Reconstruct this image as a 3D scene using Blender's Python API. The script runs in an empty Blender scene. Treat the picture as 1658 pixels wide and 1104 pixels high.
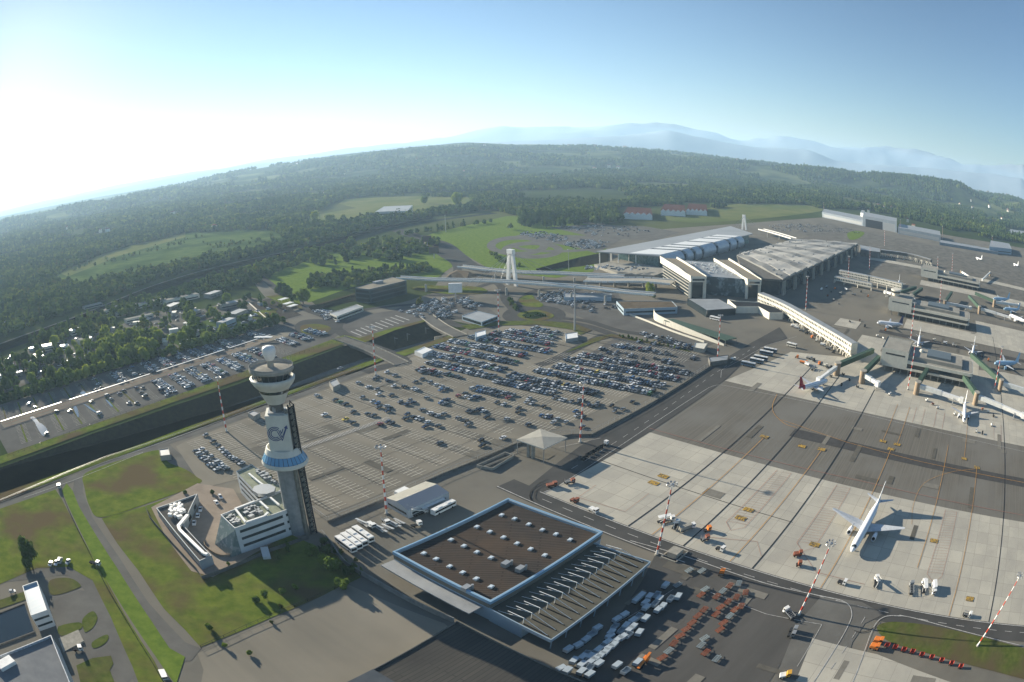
import bpy, math, random
import numpy as np
from mathutils import Vector, Matrix, noise
R=math.radians
rnd=random.Random(7)
# ---------------------------------------------------------------- camera
CH=145.0                                   # camera height above the ground, metres
F,A3,PITCH,ROLL,PX0,PY0=1157.4614,0.4841,0.1819,-0.0611,829-178.4966,552-98.9351
sc=bpy.context.scene
cd=bpy.data.cameras.new('camera'); cam=bpy.data.objects.new('camera',cd); sc.collection.objects.link(cam); sc.camera=cam
cd.type='PANO'; cd.panorama_type='FISHEYE_LENS_POLYNOMIAL'; cd.sensor_fit='HORIZONTAL'; cd.sensor_width=36; cd.sensor_height=36*1104/1658
cd.fisheye_fov=R(240); cd.clip_start=1; cd.clip_end=120000
_k=1658/36/F
cd.fisheye_polynomial_k0=0; cd.fisheye_polynomial_k1=-_k; cd.fisheye_polynomial_k2=0; cd.fisheye_polynomial_k3=-A3*_k**3; cd.fisheye_polynomial_k4=0
cd.shift_x=178.4966/1658; cd.shift_y=-98.9351/1104
_cp,_sp,_cr,_sr=math.cos(PITCH),math.sin(PITCH),math.cos(ROLL),math.sin(ROLL)
_X=Vector((_cr,_sr*_sp,_sr*_cp)); _Y=Vector((-_sr,_cr*_sp,_cr*_cp)); _Z=Vector((0,-_cp,_sp))
m=Matrix((( _X.x,_Y.x,_Z.x,0),(_X.y,_Y.y,_Z.y,0),(_X.z,_Y.z,_Z.z,CH),(0,0,0,1))); cam.matrix_world=m
def ray(x,y):
    a=(x-PX0)/F; b=(PY0-y)/F; r=math.hypot(a,b)+1e-9; t=r*(1+A3*r*r)
    d=(a/r*math.sin(t), b/r*math.sin(t), math.cos(t))
    e0=_cr*d[0]-_sr*d[1]; e1=_sr*d[0]+_cr*d[1]
    return (e0, d[2]*_cp+e1*_sp, -d[2]*_sp+e1*_cp)
def P(x,y,z=0.0):
    d=ray(x,y); k=(CH-z)/-d[2]; return Vector((d[0]*k,d[1]*k,z))
def PXY(x,y,z=0.0):
    p=P(x,y,z); return (p.x,p.y)
def proj(p):
    x,y,z=p[0],p[1],p[2]-CH; fw=_cp*y-_sp*z; up=_sp*y+_cp*z
    x,y=_cr*x+_sr*up,-_sr*x+_cr*up; h=math.hypot(x,y)+1e-9; t=math.atan2(h,fw); r=t
    for _ in range(7): r-=(r*(1+A3*r*r)-t)/(1+3*A3*r*r)
    return (x/h*r*F+PX0, PY0-y/h*r*F)
def hz(top,base):
    a=ray(*top); c=ray(*base); return CH*(1+a[2]/math.hypot(a[0],a[1])*math.hypot(c[0],c[1])/-c[2])
# ---------------------------------------------------------------- world, sun, exposure
HAZE=0.75e-4
SAZ,SEL=R(126),R(14.8)
w=bpy.data.worlds.new("World"); sc.world=w; w.use_nodes=True; nt=w.node_tree
bg=nt.nodes['Background']; sky=nt.nodes.new('ShaderNodeTexSky'); sky.sky_type='NISHITA'; sky.sun_disc=False
sky.sun_elevation=SEL; sky.sun_rotation=R(90)-SAZ; sky.altitude=300; sky.air_density=1.0; sky.dust_density=0.15; sky.ozone_density=3.2
nt.links.new(sky.outputs[0],bg.inputs[0]); bg.inputs[1].default_value=0.05
sl=bpy.data.lights.new('sun','SUN'); so=bpy.data.objects.new('sun',sl); sc.collection.objects.link(so)
sl.energy=5; sl.angle=R(.5); sl.color=(1,.905,.74)
sd=Vector((math.cos(SAZ)*math.cos(SEL),math.sin(SAZ)*math.cos(SEL),math.sin(SEL))); so.rotation_euler=sd.to_track_quat('Z','Y').to_euler()
sc.view_settings.view_transform='Standard'; sc.view_settings.look='None'; sc.view_settings.exposure=1.5; sc.view_settings.gamma=1
sc.cycles.volume_bounces=1; sc.cycles.max_bounces=6; sc.cycles.transparent_max_bounces=8
# ---------------------------------------------------------------- materials
_M={}
def lin(c): return tuple(((v/255)/12.92 if v/255<.04045 else ((v/255+.055)/1.055)**2.4) for v in c)
def mat(name,c,rough=.85,c2=None,scale=.1,det=6,amt=1.0,metal=0,world=True,spec=None,streak=None,c3=None,scale3=.01,lo=.35,hi=.65,bump=0,emit=None,trans=0):
    if name in _M: return _M[name]
    M=bpy.data.materials.new(name); _M[name]=M; M.use_nodes=True; n=M.node_tree.nodes; L=M.node_tree.links; b=n['Principled BSDF']
    b.inputs['Base Color'].default_value=(*c,1); b.inputs['Roughness'].default_value=rough; b.inputs['Metallic'].default_value=metal
    b.inputs['Specular IOR Level'].default_value=spec if spec is not None else (.0 if rough>=.8 else .35)
    if emit: b.inputs['Emission Color'].default_value=(*emit,1); b.inputs['Emission Strength'].default_value=1
    if c2 is not None:
        g=n.new('ShaderNodeNewGeometry') if world else n.new('ShaderNodeTexCoord'); src=g.outputs['Position'] if world else g.outputs['Object']
        if streak:
            mp=n.new('ShaderNodeMapping'); mp.vector_type='TEXTURE'; mp.inputs['Rotation'].default_value=(0,0,streak[0]); mp.inputs['Scale'].default_value=(streak[1],streak[2],1)
            L.new(src,mp.inputs['Vector']); src2=mp.outputs[0]
        else: src2=src
        t=n.new('ShaderNodeTexNoise'); t.inputs['Scale'].default_value=scale; t.inputs['Detail'].default_value=det; t.inputs['Roughness'].default_value=.62
        L.new(src2,t.inputs['Vector']); r=n.new('ShaderNodeMapRange'); r.inputs[1].default_value=lo; r.inputs[2].default_value=hi; r.inputs[4].default_value=amt
        L.new(t.outputs[0],r.inputs[0]); x=n.new('ShaderNodeMix'); x.data_type='RGBA'; x.inputs[6].default_value=(*c,1); x.inputs[7].default_value=(*c2,1)
        L.new(r.outputs[0],x.inputs[0]); out=x.outputs[2]
        if c3 is not None:
            t3=n.new('ShaderNodeTexNoise'); t3.inputs['Scale'].default_value=scale3; t3.inputs['Detail'].default_value=5
            L.new(src,t3.inputs['Vector']); r3=n.new('ShaderNodeMapRange'); r3.inputs[1].default_value=.45; r3.inputs[2].default_value=.62; L.new(t3.outputs[0],r3.inputs[0])
            x3=n.new('ShaderNodeMix'); x3.data_type='RGBA'; x3.inputs[7].default_value=(*c3,1); L.new(out,x3.inputs[6]); L.new(r3.outputs[0],x3.inputs[0]); out=x3.outputs[2]
        L.new(out,b.inputs['Base Color'])
        if bump:
            bp=n.new('ShaderNodeBump'); bp.inputs['Strength'].default_value=bump; bp.inputs['Distance'].default_value=.3; L.new(t.outputs[0],bp.inputs['Height']); L.new(bp.outputs[0],b.inputs['Normal'])
    return M
def leafmat(name,c,c2):
    M=mat(name,c,.85,c2=c2,scale=.35,world=False); n=M.node_tree.nodes; L=M.node_tree.links; b=n['Principled BSDF']; src=b.inputs['Base Color'].links[0].from_socket
    g=n.new('ShaderNodeNewGeometry'); q=n.new('ShaderNodeTexNoise'); q.inputs['Scale'].default_value=.006; q.inputs['Detail'].default_value=4; L.new(g.outputs['Position'],q.inputs[0])
    r=n.new('ShaderNodeMapRange'); r.inputs[1].default_value=.42; r.inputs[2].default_value=.66; L.new(q.outputs[0],r.inputs[0]); y=n.new('ShaderNodeMix'); y.data_type='RGBA'; y.inputs[7].default_value=(c2[0]*1.7,c2[1]*1.45,c2[2]*1.1,1)
    L.new(r.outputs[0],y.inputs[0]); L.new(src,y.inputs[6]); src=y.outputs[2]; L.new(src,b.inputs['Base Color'])
    t=n.new('ShaderNodeBsdfTranslucent'); L.new(src,t.inputs[0]); x=n.new('ShaderNodeMixShader'); x.inputs[0].default_value=.38; L.new(b.outputs[0],x.inputs[1]); L.new(t.outputs[0],x.inputs[2]); L.new(x.outputs[0],n['Material Output'].inputs[0]); return M
def brickmat(name,c1,c2,mortar,rot,bw,bh,ms,rough=.85,stain=None,off=0.0):
    if name in _M: return _M[name]
    M=bpy.data.materials.new(name); _M[name]=M; M.use_nodes=True; n=M.node_tree.nodes; L=M.node_tree.links; b=n['Principled BSDF']; b.inputs['Roughness'].default_value=rough; b.inputs['Specular IOR Level'].default_value=0
    g=n.new('ShaderNodeNewGeometry'); mp=n.new('ShaderNodeMapping'); mp.vector_type='TEXTURE'; mp.inputs['Rotation'].default_value=(0,0,rot)
    L.new(g.outputs['Position'],mp.inputs[0]); k=n.new('ShaderNodeTexBrick'); k.offset=off; k.inputs['Scale'].default_value=1; k.inputs['Brick Width'].default_value=bw; k.inputs['Row Height'].default_value=bh
    k.inputs['Mortar Size'].default_value=ms; k.inputs['Mortar Smooth'].default_value=0; k.inputs['Color1'].default_value=(*c1,1); k.inputs['Color2'].default_value=(*c2,1); k.inputs['Mortar'].default_value=(*mortar,1)
    L.new(mp.outputs[0],k.inputs['Vector']); t=n.new('ShaderNodeTexNoise'); t.inputs['Scale'].default_value=.035; t.inputs['Detail'].default_value=8; t.inputs['Roughness'].default_value=.65
    L.new(g.outputs['Position'],t.inputs[0]); r=n.new('ShaderNodeMapRange'); r.inputs[1].default_value=.4; r.inputs[2].default_value=.75; r.inputs[4].default_value=.8; L.new(t.outputs[0],r.inputs[0])
    x=n.new('ShaderNodeMix'); x.data_type='RGBA'; x.inputs[7].default_value=(*(stain or mortar),1); L.new(r.outputs[0],x.inputs[0]); L.new(k.outputs[0],x.inputs[6]); L.new(x.outputs[2],b.inputs['Base Color'])
    return M
TA=R(33.1); TB=R(41.3); TC=R(53.6)
white=(.78,.77,.73); cream=(.66,.62,.52); conc=(.36,.34,.29)
m_white=mat('white painted metal',white,.45,c2=(.66,.65,.62),scale=.6)
m_cream=mat('cream facade',cream,.7,c2=(.58,.55,.46),scale=.3)
m_conc=mat('concrete',conc,.9,c2=(.26,.245,.21),scale=.4)
m_concd=mat('dark concrete',(.17,.16,.145),.9,c2=(.12,.115,.10),scale=.3)
m_glass=mat('dark glass',(.02,.03,.035),.08,spec=.8)
m_bglass=mat('blue glass',(.03,.16,.36),.12,spec=.8)
m_gglass=mat('green grey glass',(.07,.13,.13),.12,c2=(.16,.26,.25),scale=.35,spec=.8)
m_grey=mat('grey metal roof',(.30,.31,.31),.55,c2=(.22,.23,.235),scale=.12)
m_dark=mat('dark metal',(.035,.037,.04),.85)
m_red=mat('red paint',(.50,.045,.02),.5); m_orange=mat('orange paint',(.70,.20,.03),.55); m_rust=mat('rusty orange paint',(.27,.085,.04),.7,c2=(.17,.05,.025),scale=2)
m_green=mat('green cladding',(.03,.062,.038),.7,c2=(.04,.08,.05),scale=.5)
m_blue=mat('blue trim',(.20,.34,.47),.4); m_ltblue=mat('pale blue metal',(.30,.38,.44),.45)
m_brown=brickmat('brown corrugated roof',(.074,.064,.056),(.062,.054,.048),(.040,.035,.031),TA-R(45.5),24,1.25,.30,stain=(.105,.072,.048),off=.5)
m_steel=mat('galvanised steel',(.33,.34,.34),.45,metal=.4)
m_yellow=mat('yellow paint',(.62,.33,.04),.7)
m_wline=mat('white road paint',(.52,.51,.48),.8,c2=(.30,.29,.27),scale=.8)
m_pline=mat('faded bay paint',(.60,.57,.49),.8,c2=(.38,.36,.31),scale=.5)
m_rline=mat('faded red paint',(.34,.17,.13),.8)
m_brick=mat('tan masonry',(.34,.26,.18),.9,c2=(.26,.20,.14),scale=1.5)
m_tyre=mat('tyre rubber',(.02,.02,.02),.9)
m_bark=mat('bark',(.07,.05,.035),.95)
# ---------------------------------------------------------------- mesh helpers
COL=sc.collection
class MB:
    def __init__(s): s.v=[]; s.f=[]; s.m=[]; s.k=0; s.cuts=[]
    def add(s,vs,fs,k=None):
        o=len(s.v); s.cuts.append((o,len(s.f))); s.v+=[tuple(p) for p in vs]; k=s.k if k is None else k
        for f in fs: s.f.append(tuple(i+o for i in f)); s.m.append(k)
        return s
    def prism(s,pts,z0,z1,k=None,top=True,bot=False,kt=None):
        n=len(pts); a=sum(pts[i][0]*pts[(i+1)%n][1]-pts[(i+1)%n][0]*pts[i][1] for i in range(n))
        if a<0: pts=list(reversed(pts))
        zz0=z0 if hasattr(z0,'__len__') else [z0]*n; zz1=z1 if hasattr(z1,'__len__') else [z1]*n
        vs=[(p[0],p[1],z) for p,z in zip(pts,zz0)]+[(p[0],p[1],z) for p,z in zip(pts,zz1)]
        fs=[(i,(i+1)%n,n+(i+1)%n,n+i) for i in range(n)]; s.add(vs,fs,k)
        if top: s.add(vs[n:],[tuple(range(n))],k if kt is None else kt)
        if bot: s.add(vs[:n],[tuple(reversed(range(n)))],k)
        return s
    def box(s,c,d,rz=0,k=None,pitch=0):
        cx,cy,cz=c; hx,hy,hzz=d[0]/2,d[1]/2,d[2]/2; vs=[]
        for x,y,z in [(-1,-1,-1),(1,-1,-1),(1,1,-1),(-1,1,-1),(-1,-1,1),(1,-1,1),(1,1,1),(-1,1,1)]:
            X,Y,Z=x*hx,y*hy,z*hzz
            if pitch: X,Z=X*math.cos(pitch)-Z*math.sin(pitch),X*math.sin(pitch)+Z*math.cos(pitch)
            vs.append((cx+X*math.cos(rz)-Y*math.sin(rz),cy+X*math.sin(rz)+Y*math.cos(rz),cz+Z))
        return s.add(vs,[(3,2,1,0),(4,5,6,7),(0,1,5,4),(1,2,6,5),(2,3,7,6),(3,0,4,7)],k)
    def tube(s,a,b,r0,r1=None,n=8,k=None,caps=True):
        a=Vector(a);b=Vector(b); r1=r0 if r1 is None else r1; d=(b-a).normalized(); u=d.orthogonal().normalized(); v=d.cross(u)
        vs=[a+(u*math.cos(t)+v*math.sin(t))*r0 for t in [2*math.pi*i/n for i in range(n)]]+[b+(u*math.cos(t)+v*math.sin(t))*r1 for t in [2*math.pi*i/n for i in range(n)]]
        fs=[(i,(i+1)%n,n+(i+1)%n,n+i) for i in range(n)]
        if caps: fs+=[tuple(reversed(range(n))),tuple(range(n,2*n))]
        return s.add(vs,fs,k)
    def bar(s,a,b,w,h=None,k=None):
        a=Vector(a);b=Vector(b);h=w if h is None else h; d=(b-a).normalized(); u=Vector((-d.y,d.x,0)); u=u.normalized() if u.length>1e-5 else Vector((1,0,0)); v=d.cross(u)
        vs=[p+u*(x*w/2)+v*(y*h/2) for p in (a,b) for x,y in ((-1,-1),(1,-1),(1,1),(-1,1))]
        return s.add(vs,[(0,1,2,3),(7,6,5,4),(0,4,5,1),(1,5,6,2),(2,6,7,3),(3,7,4,0)],k)
    def lathe(s,c,prof,n=24,k=None,ang=None):
        vs=[]; a0,a1=ang or (0,2*math.pi); full=ang is None; m=n if full else n+1
        for r,z in prof:
            for i in range(m):
                t=a0+(a1-a0)*i/n; vs.append((c[0]+r*math.cos(t),c[1]+r*math.sin(t),c[2]+z))
        fs=[]
        for j in range(len(prof)-1):
            for i in range(n):
                i2=(i+1)%m; fs.append((j*m+i,j*m+i2,(j+1)*m+i2,(j+1)*m+i))
        return s.add(vs,fs,k)
    def build(s,name,mats,parent=None,smooth=False,local=False):
        me=bpy.data.meshes.new(name); off=parent.location if (parent is not None and not local) else Vector((0,0,0))
        if parent is not None and not local and parent.parent is not None: off=off+parent.parent.location
        me.from_pydata([(v[0]-off.x,v[1]-off.y,v[2]-off.z) for v in s.v],[],s.f)
        if not isinstance(mats,(list,tuple)): mats=[mats]
        for q in mats: me.materials.append(q)
        if len(mats)>1: me.polygons.foreach_set('material_index',s.m)
        if smooth: me.polygons.foreach_set('use_smooth',[True]*len(s.f))
        me.update(); o=bpy.data.objects.new(name,me); COL.objects.link(o)
        if parent is not None: o.parent=parent
        return o
def build_each(b,name,mats,parent):
    """every piece added to b becomes a part of its own"""
    cu=b.cuts+[(len(b.v),len(b.f))]
    for (v0,f0),(v1,f1) in zip(cu[:-1],cu[1:]):
        q=MB(); q.v=b.v[v0:v1]; q.f=[tuple(i-v0 for i in f) for f in b.f[f0:f1]]; q.m=b.m[f0:f1]; q.build(name,mats,parent)
def tag(o,label=None,cat=None,group=None,kind=None):
    if label: o['label']=label
    if cat: o['category']=cat
    if group: o['group']=group
    if kind: o['kind']=kind
    return o
def thing(name,label,cat,loc,rz=0,group=None):
    o=bpy.data.objects.new(name,None); COL.objects.link(o); o.location=(loc[0],loc[1],loc[2] if len(loc)>2 else 0); o.rotation_euler=(0,0,rz); o.empty_display_size=.5
    return tag(o,label,cat,group)
def clone(o,loc,rz=0,label=None,group=None,scale=None):
    r=o.copy(); COL.objects.link(r); r.location=loc; r.rotation_euler=(0,0,rz)
    if scale: r.scale=(scale,)*3 if not hasattr(scale,'__len__') else scale
    if label: r['label']=label
    if group: r['group']=group
    for c in o.children:
        d=c.copy(); COL.objects.link(d); d.parent=r
        for g in c.children:
            e=g.copy(); COL.objects.link(e); e.parent=d
    return r
def fr(th):
    U=(math.cos(th),math.sin(th)); V=(math.sin(th),-math.cos(th))
    return lambda u,v: (U[0]*u+V[0]*v, U[1]*u+V[1]*v)
FA,FB,FC=fr(TA),fr(TB),fr(TC)
def catmull(pts,n=8,closed=False):
    out=[]; N=len(pts); rng=range(N if closed else N-1)
    g=lambda i: pts[i%N] if closed else pts[max(0,min(N-1,i))]
    for i in rng:
        p0,p1,p2,p3=[Vector(g(j)[:2]) for j in (i-1,i,i+1,i+2)]
        for k in range(n):
            t=k/n; out.append(tuple(.5*((2*p1)+(p2-p0)*t+(2*p0-5*p1+4*p2-p3)*t*t+(3*p1-p0-3*p2+p3)*t**3)))
    if not closed: out.append(tuple(pts[-1][:2]))
    return out
_SH={}
def sheet(name,polys,m,lvl,kind='structure'):
    b=MB(); c=_SH[lvl]=_SH.get(lvl,0)+1
    for i,p in enumerate(polys):
        z=.06*lvl+.0045*c+(i%29)*.00014
        n=len(p); a=sum(p[i][0]*p[(i+1)%n][1]-p[(i+1)%n][0]*p[i][1] for i in range(n))
        if a<0: p=list(reversed(p))
        b.add([(q[0],q[1],z) for q in p],[tuple(range(n))])
    o=b.build(name,m); o['kind']=kind; return o
def px(pts,z=0): return [PXY(x,y,z) for x,y in pts]
def ribbon(pts,w,w2=None):
    """closed outline polygons (quads) along a line of world points"""
    out=[]; n=len(pts); nr=[]
    for i in range(n):
        a=Vector(pts[max(0,i-1)][:2]); b=Vector(pts[min(n-1,i+1)][:2]); d=(b-a); d=d/(d.length or 1); nr.append(Vector((-d.y,d.x)))
    for i in range(n-1):
        a=Vector(pts[i][:2]);b=Vector(pts[i+1][:2]); h=w/2
        out.append([tuple(a-nr[i]*h),tuple(b-nr[i+1]*h),tuple(b+nr[i+1]*h),tuple(a+nr[i]*h)])
    return out
def dashes(pts,w,on,off):
    out=[]; 
    for a,b in zip(pts[:-1],pts[1:]):
        a=Vector(a[:2]);b=Vector(b[:2]); L=(b-a).length; d=(b-a)/L; s=0
        while s+on<L: out+=ribbon([a+d*s,a+d*(s+on)],w); s+=on+off
    return out
def inpoly(p,poly):
    x,y=p; c=False; n=len(poly); j=n-1
    for i in range(n):
        xi,yi=poly[i]; xj,yj=poly[j]
        if (yi>y)!=(yj>y) and x<(xj-xi)*(y-yi)/(yj-yi)+xi: c=not c
        j=i
    return c
def wallrun(b,pts,h,t,k=None,z0=0):
    for a,c in zip(pts[:-1],pts[1:]):
        a=Vector((a[0],a[1],z0+h/2)); c=Vector((c[0],c[1],z0+h/2)); b.bar(a,c,t,h,k)
# ---------------------------------------------------------------- ground sheet with the railway cutting left open
g_far=[(-60,775),(0,757),(150,702),(287,655),(400,617),(470,592),(540,566),(585,549),(640,532),(700,516),(722,524),(735,540)]
g_near=[(-60,822),(0,797),(150,745),(300,690),(420,648),(520,612),(590,586),(640,572),(690,556),(735,541)]
far_w=px(g_far); near_w=px(g_near)
hole=far_w+list(reversed(near_w[:-1]))
from mathutils.geometry import tessellate_polygon
S=30000
outer=[(-S,-900),(S,-900),(S,58000),(-S,58000)]
tri=tessellate_polygon([[Vector((*p,0)) for p in outer],[Vector((*p,0)) for p in hole]])
allp=outer+hole
m_base=mat('woodland floor',(.030,.045,.018),.95,c2=(.055,.075,.025),scale=.004,c3=(.10,.11,.045),scale3=.0009)
b=MB(); vs=[(p[0],p[1],-.0) for p in allp]; fs=[]
for t in tri:
    a,c,d=[Vector(allp[i]) for i in t]; cr=(c-a).cross(d-a) if hasattr((c-a).cross(d-a),'real') else (c-a).x*(d-a).y-(c-a).y*(d-a).x
    fs.append(t if cr>0 else tuple(reversed(t)))
b.add(vs,fs); o=b.build('ground',m_base); tag(o,kind='structure')
# the cutting: a planted slope, the floor and a retaining wall on the near side
m_slope=mat('dark scrubby slope',(.030,.026,.018),.95,c2=(.05,.045,.025),scale=.3)
D=-7.5
fl_far=[PXY(x,y,D) for x,y in [(-60,812),(0,791),(150,737),(287,689),(400,648),(470,623),(540,597),(585,582),(640,566),(690,552),(715,546),(733,544)]]
b=MB()
for i in range(len(far_w)-1):
    b.add([(*far_w[i],0),(*fl_far[i],D),(*fl_far[i+1],D),(*far_w[i+1],0)],[(0,1,2,3)],0)
nw=[]; 
for i in range(len(near_w)): nw.append(near_w[i])
fl=fl_far+list(reversed(nw)); n=len(fl); ar=sum(fl[i][0]*fl[(i+1)%n][1]-fl[(i+1)%n][0]*fl[i][1] for i in range(n))
if ar<0: fl=list(reversed(fl))
b.add([(p[0],p[1],D) for p in fl],[tuple(range(n))],1)
for i in range(len(nw)-1): b.add([(*nw[i],0),(*nw[i],D),(*nw[i+1],D),(*nw[i+1],0)],[(0,1,2,3)],2)
b.build('railway_cutting',[m_slope,mat('ballast',(.17,.165,.15),.9,c2=(.12,.115,.105),scale=.4),m_conc]); bpy.context.scene.objects['railway_cutting']['kind']='structure'
# ---------------------------------------------------------------- paved and planted areas, one thin sheet above the other
m_tar=mat('worn tarmac',(.175,.163,.135),.9,c2=(.135,.127,.108),scale=.03,c3=(.18,.165,.135),scale3=.012,bump=.1)
m_lot=mat('car park tarmac',(.215,.195,.155),.9,c2=(.16,.148,.122),scale=.05,streak=(TB-R(90),14,1),c3=(.245,.222,.178),scale3=.01)
m_lot2=mat('grey car park tarmac',(.135,.130,.118),.9,c2=(.105,.10,.092),scale=.05)
m_road=mat('road asphalt',(.085,.083,.078),.9,c2=(.066,.065,.062),scale=.05,streak=(TA,1,1))
m_roadl=mat('pale road asphalt',(.15,.145,.13),.9,c2=(.115,.11,.10),scale=.06)
m_grass=mat('rough grass',(.078,.112,.020),.95,c2=(.14,.165,.032),scale=.16,det=12,c3=(.11,.085,.045),scale3=.03,bump=.6)
m_grassd=mat('dull grass',(.06,.085,.02),.95,c2=(.11,.125,.036),scale=.25,det=12,c3=(.10,.08,.045),scale3=.03,bump=.3)
m_grassb=mat('fresh grass',(.09,.14,.025),.95,c2=(.14,.19,.035),scale=.2,det=12)
m_field=mat('mown field',(.12,.14,.045),.95,c2=(.17,.165,.065),scale=.02,c3=(.10,.125,.04),scale3=.006)
m_scrub=mat('scrubland',(.06,.10,.03),.95,c2=(.10,.135,.04),scale=.05,c3=(.045,.075,.022),scale3=.012)
m_dirt=mat('bare earth',(.15,.12,.085),.95,c2=(.10,.08,.055),scale=.1)
m_yard=mat('yard paving',(.17,.16,.14),.9,c2=(.11,.105,.09),scale=.05)
m_apc=brickmat('apron concrete',(.46,.43,.355),(.39,.365,.305),(.25,.235,.20),TA,9.75,9.75,.09,stain=(.29,.275,.24))
m_apa=mat('grooved apron asphalt',(.175,.162,.135),.9,c2=(.115,.107,.093),scale=.9,streak=(TA,60,1.0),c3=(.165,.157,.138),scale3=.02,lo=.3,hi=.7)
m_apd=mat('dark taxi strip',(.078,.076,.073),.9,c2=(.062,.06,.058),scale=.2)
m_ped=mat('paving stones',(.30,.25,.20),.9,c2=(.24,.20,.16),scale=.15)
# whole airport platform
sheet('airport_ground',[px([(-80,850),(0,815),(170,747),(290,703),(420,658),(560,607),(640,578),(745,536),(800,512),(790,470),(700,470),(720,440),(640,420),(600,400),(700,385),(760,392),(900,355),(1060,372),(1200,362),(1330,352),(1560,385),(1658,402),(1900,470),(2100,900)])+[FA(-260,330),FA(-150,-330),(-260,-60),(-400,120)]],m_tar,1)
sheet('airport_ground',[px([(480,540),(560,560),(590,545),(700,512),(760,525),(870,505),(830,470),(700,475),(650,490),(560,505),(520,500),(440,440),(400,440),(420,470)])],m_tar,1)
# grass around the tower block
def gsh(name,pts,m,l): return sheet(name,[catmull(px(pts),6,True)],m,l)
sheet('lawn',[catmull(px([(137,790),(135,770),(160,757),(200,744),(257,729),(272,748),(300,760),(318,772),(322,784),(240,815),(165,838),(145,820)]),5,True)],m_grass,3)
sheet('lawn',[px([(165,840),(240,818),(330,786),(360,800),(480,870),(560,905),(585,935),(500,975),(440,1000),(325,1048),(300,1020),(265,985),(225,925),(190,880)])],m_grass,3)
sheet('lawn',[px([(-120,865),(0,824),(90,793),(100,808),(122,850),(165,925),(205,1000),(250,1070),(285,1140),(255,1180),(215,1080),(180,1000),(150,940),(112,918),(60,920),(0,946),(-120,990)])],m_grass,3)
sheet('lawn',[px([(100,795),(108,783),(118,795),(128,820),(190,920),(245,1005),(275,1050),(300,1064),(285,1110),(250,1060),(200,985),(145,890)])],m_grassb,4)
sheet('lawn',[catmull(px([(82,962),(80,942),(98,936),(118,938),(131,948),(125,953),(100,962)]),5,True),catmull(px([(136,1020),(134,1003),(150,990),(158,1000),(152,1015),(140,1024)]),4,True),
  catmull(px([(95,1015),(128,1008),(132,1018),(100,1030)]),3,True),catmull(px([(150,1040),(172,1028),(176,1034),(168,1044),(152,1050)]),4,True),
  px([(124,1078),(150,1066),(180,1062),(184,1075),(178,1085),(200,1140),(140,1140)]),px([(-60,990),(0,972),(40,958),(46,970),(0,986),(-60,1008)])],m_grassd,4)
# roads on the tower side
sheet('access_road',[px([(120,780),(135,775),(134,795),(150,838),(195,905),(240,975),(300,1040),(326,1050),(310,1070),(270,1073),(255,1050),(200,960),(145,870),(116,810)])]+
 ribbon(catmull([PXY(x,y) for x,y in [(-80,845),(0,820),(100,783),(170,754),(232,730),(300,706),(420,664),(520,627),(590,602),(640,592)]],6),7)+
 ribbon(catmull(px([(-120,945),(0,935),(60,928),(112,924),(150,952),(190,1020),(240,1110),(280,1190)]),6),9)+
 [px([(78,965),(125,955),(160,960),(190,1020),(225,1090),(200,1110),(120,1050),(90,1020)])]+[px([(243,728),(275,720),(300,742),(345,790),(325,800),(290,770),(262,738)])],m_roadl,2)
sheet('yard',[px([(245,822),(320,783),(378,792),(400,830),(440,880),(345,935),(310,925),(270,872)])],m_ped,4)
sheet('yard',[px([(330,1085),(320,1058),(560,945),(720,1010),(1010,1250),(300,1250)])],m_lot,3)
# main car park rows zone and the left long-stay car park
BL=[FB(132,-213),FB(250,-213),FB(252,-205),FB(262,-198),FB(440,-166),FB(440,-262),FB(448,-300),FB(440,-345),FB(425,-362)]+px([(690,568),(640,591),(590,608),(420,669),(300,715),(285,723),(330,790)])+[FB(132,-270)]
sheet('car_park',[BL],m_lot,2)
sheet('car_park',[[FC(95,-468),FC(430,-468),FC(425,-378),FC(360,-352),FC(300,-362),FC(83,-364)]],m_lot2,2)
# apron, in its own grid
q2=[FA(187,-186),FA(270,-186),FA(270,420),FA(187,420)]
sheet('apron',[q2,[FA(366.5,-188),FA(455,-165),FA(470,-110),FA(520,100),FA(520,420),FA(366.5,420)]],m_apc,3)
sheet('apron',[[FA(270,-205),FA(366.5,-205),FA(366.5,420),FA(270,420)]],m_apa,2)
sheet('apron',[[FA(309,-103),FA(320,-103),FA(320,420),FA(309,420)]],m_apd,3)
sheet('apron',[[FA(600,-60),FA(640,-60),FA(640,60),FA(600,60)],[FA(600,60),FA(700,60),FA(700,420),FA(600,420)],[FA(860,-60),FA(900,-60),FA(900,420),FA(860,420)],[FA(1010,-200),FA(1040,-200),FA(1040,300),FA(1010,300)],[FA(470,-108),FA(545,-108),FA(545,-66),FA(470,-66)],[FA(492,-66),FA(545,-66),FA(545,60),FA(492,60)],[FA(560,-150),FA(590,-150),FA(590,-120),FA(560,-120)]],m_apc,4)
sheet('apron',[[FA(565,-90),FA(576,-90),FA(576,420),FA(565,420)],[FA(770,-60),FA(781,-60),FA(781,420),FA(770,420)]],m_apd,3)
sheet('apron',[[FA(520,60),FA(720,60),FA(720,420),FA(520,420)],[FA(860,-40),FA(1000,-40),FA(1000,420),FA(860,420)]],m_apa,2)
# joints
sheet('apron_joint',sum([ribbon([FA(187,v),FA(u1,v+dv)],.7) for v,u1,dv in ((-132,430,-1),(-100.3,425,-1),(-61.5,410,1),(91,640,-1),(168,700,0))],[])+ribbon([FA(228,-186),FA(226,-60)],.35),m_dark,5)
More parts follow.
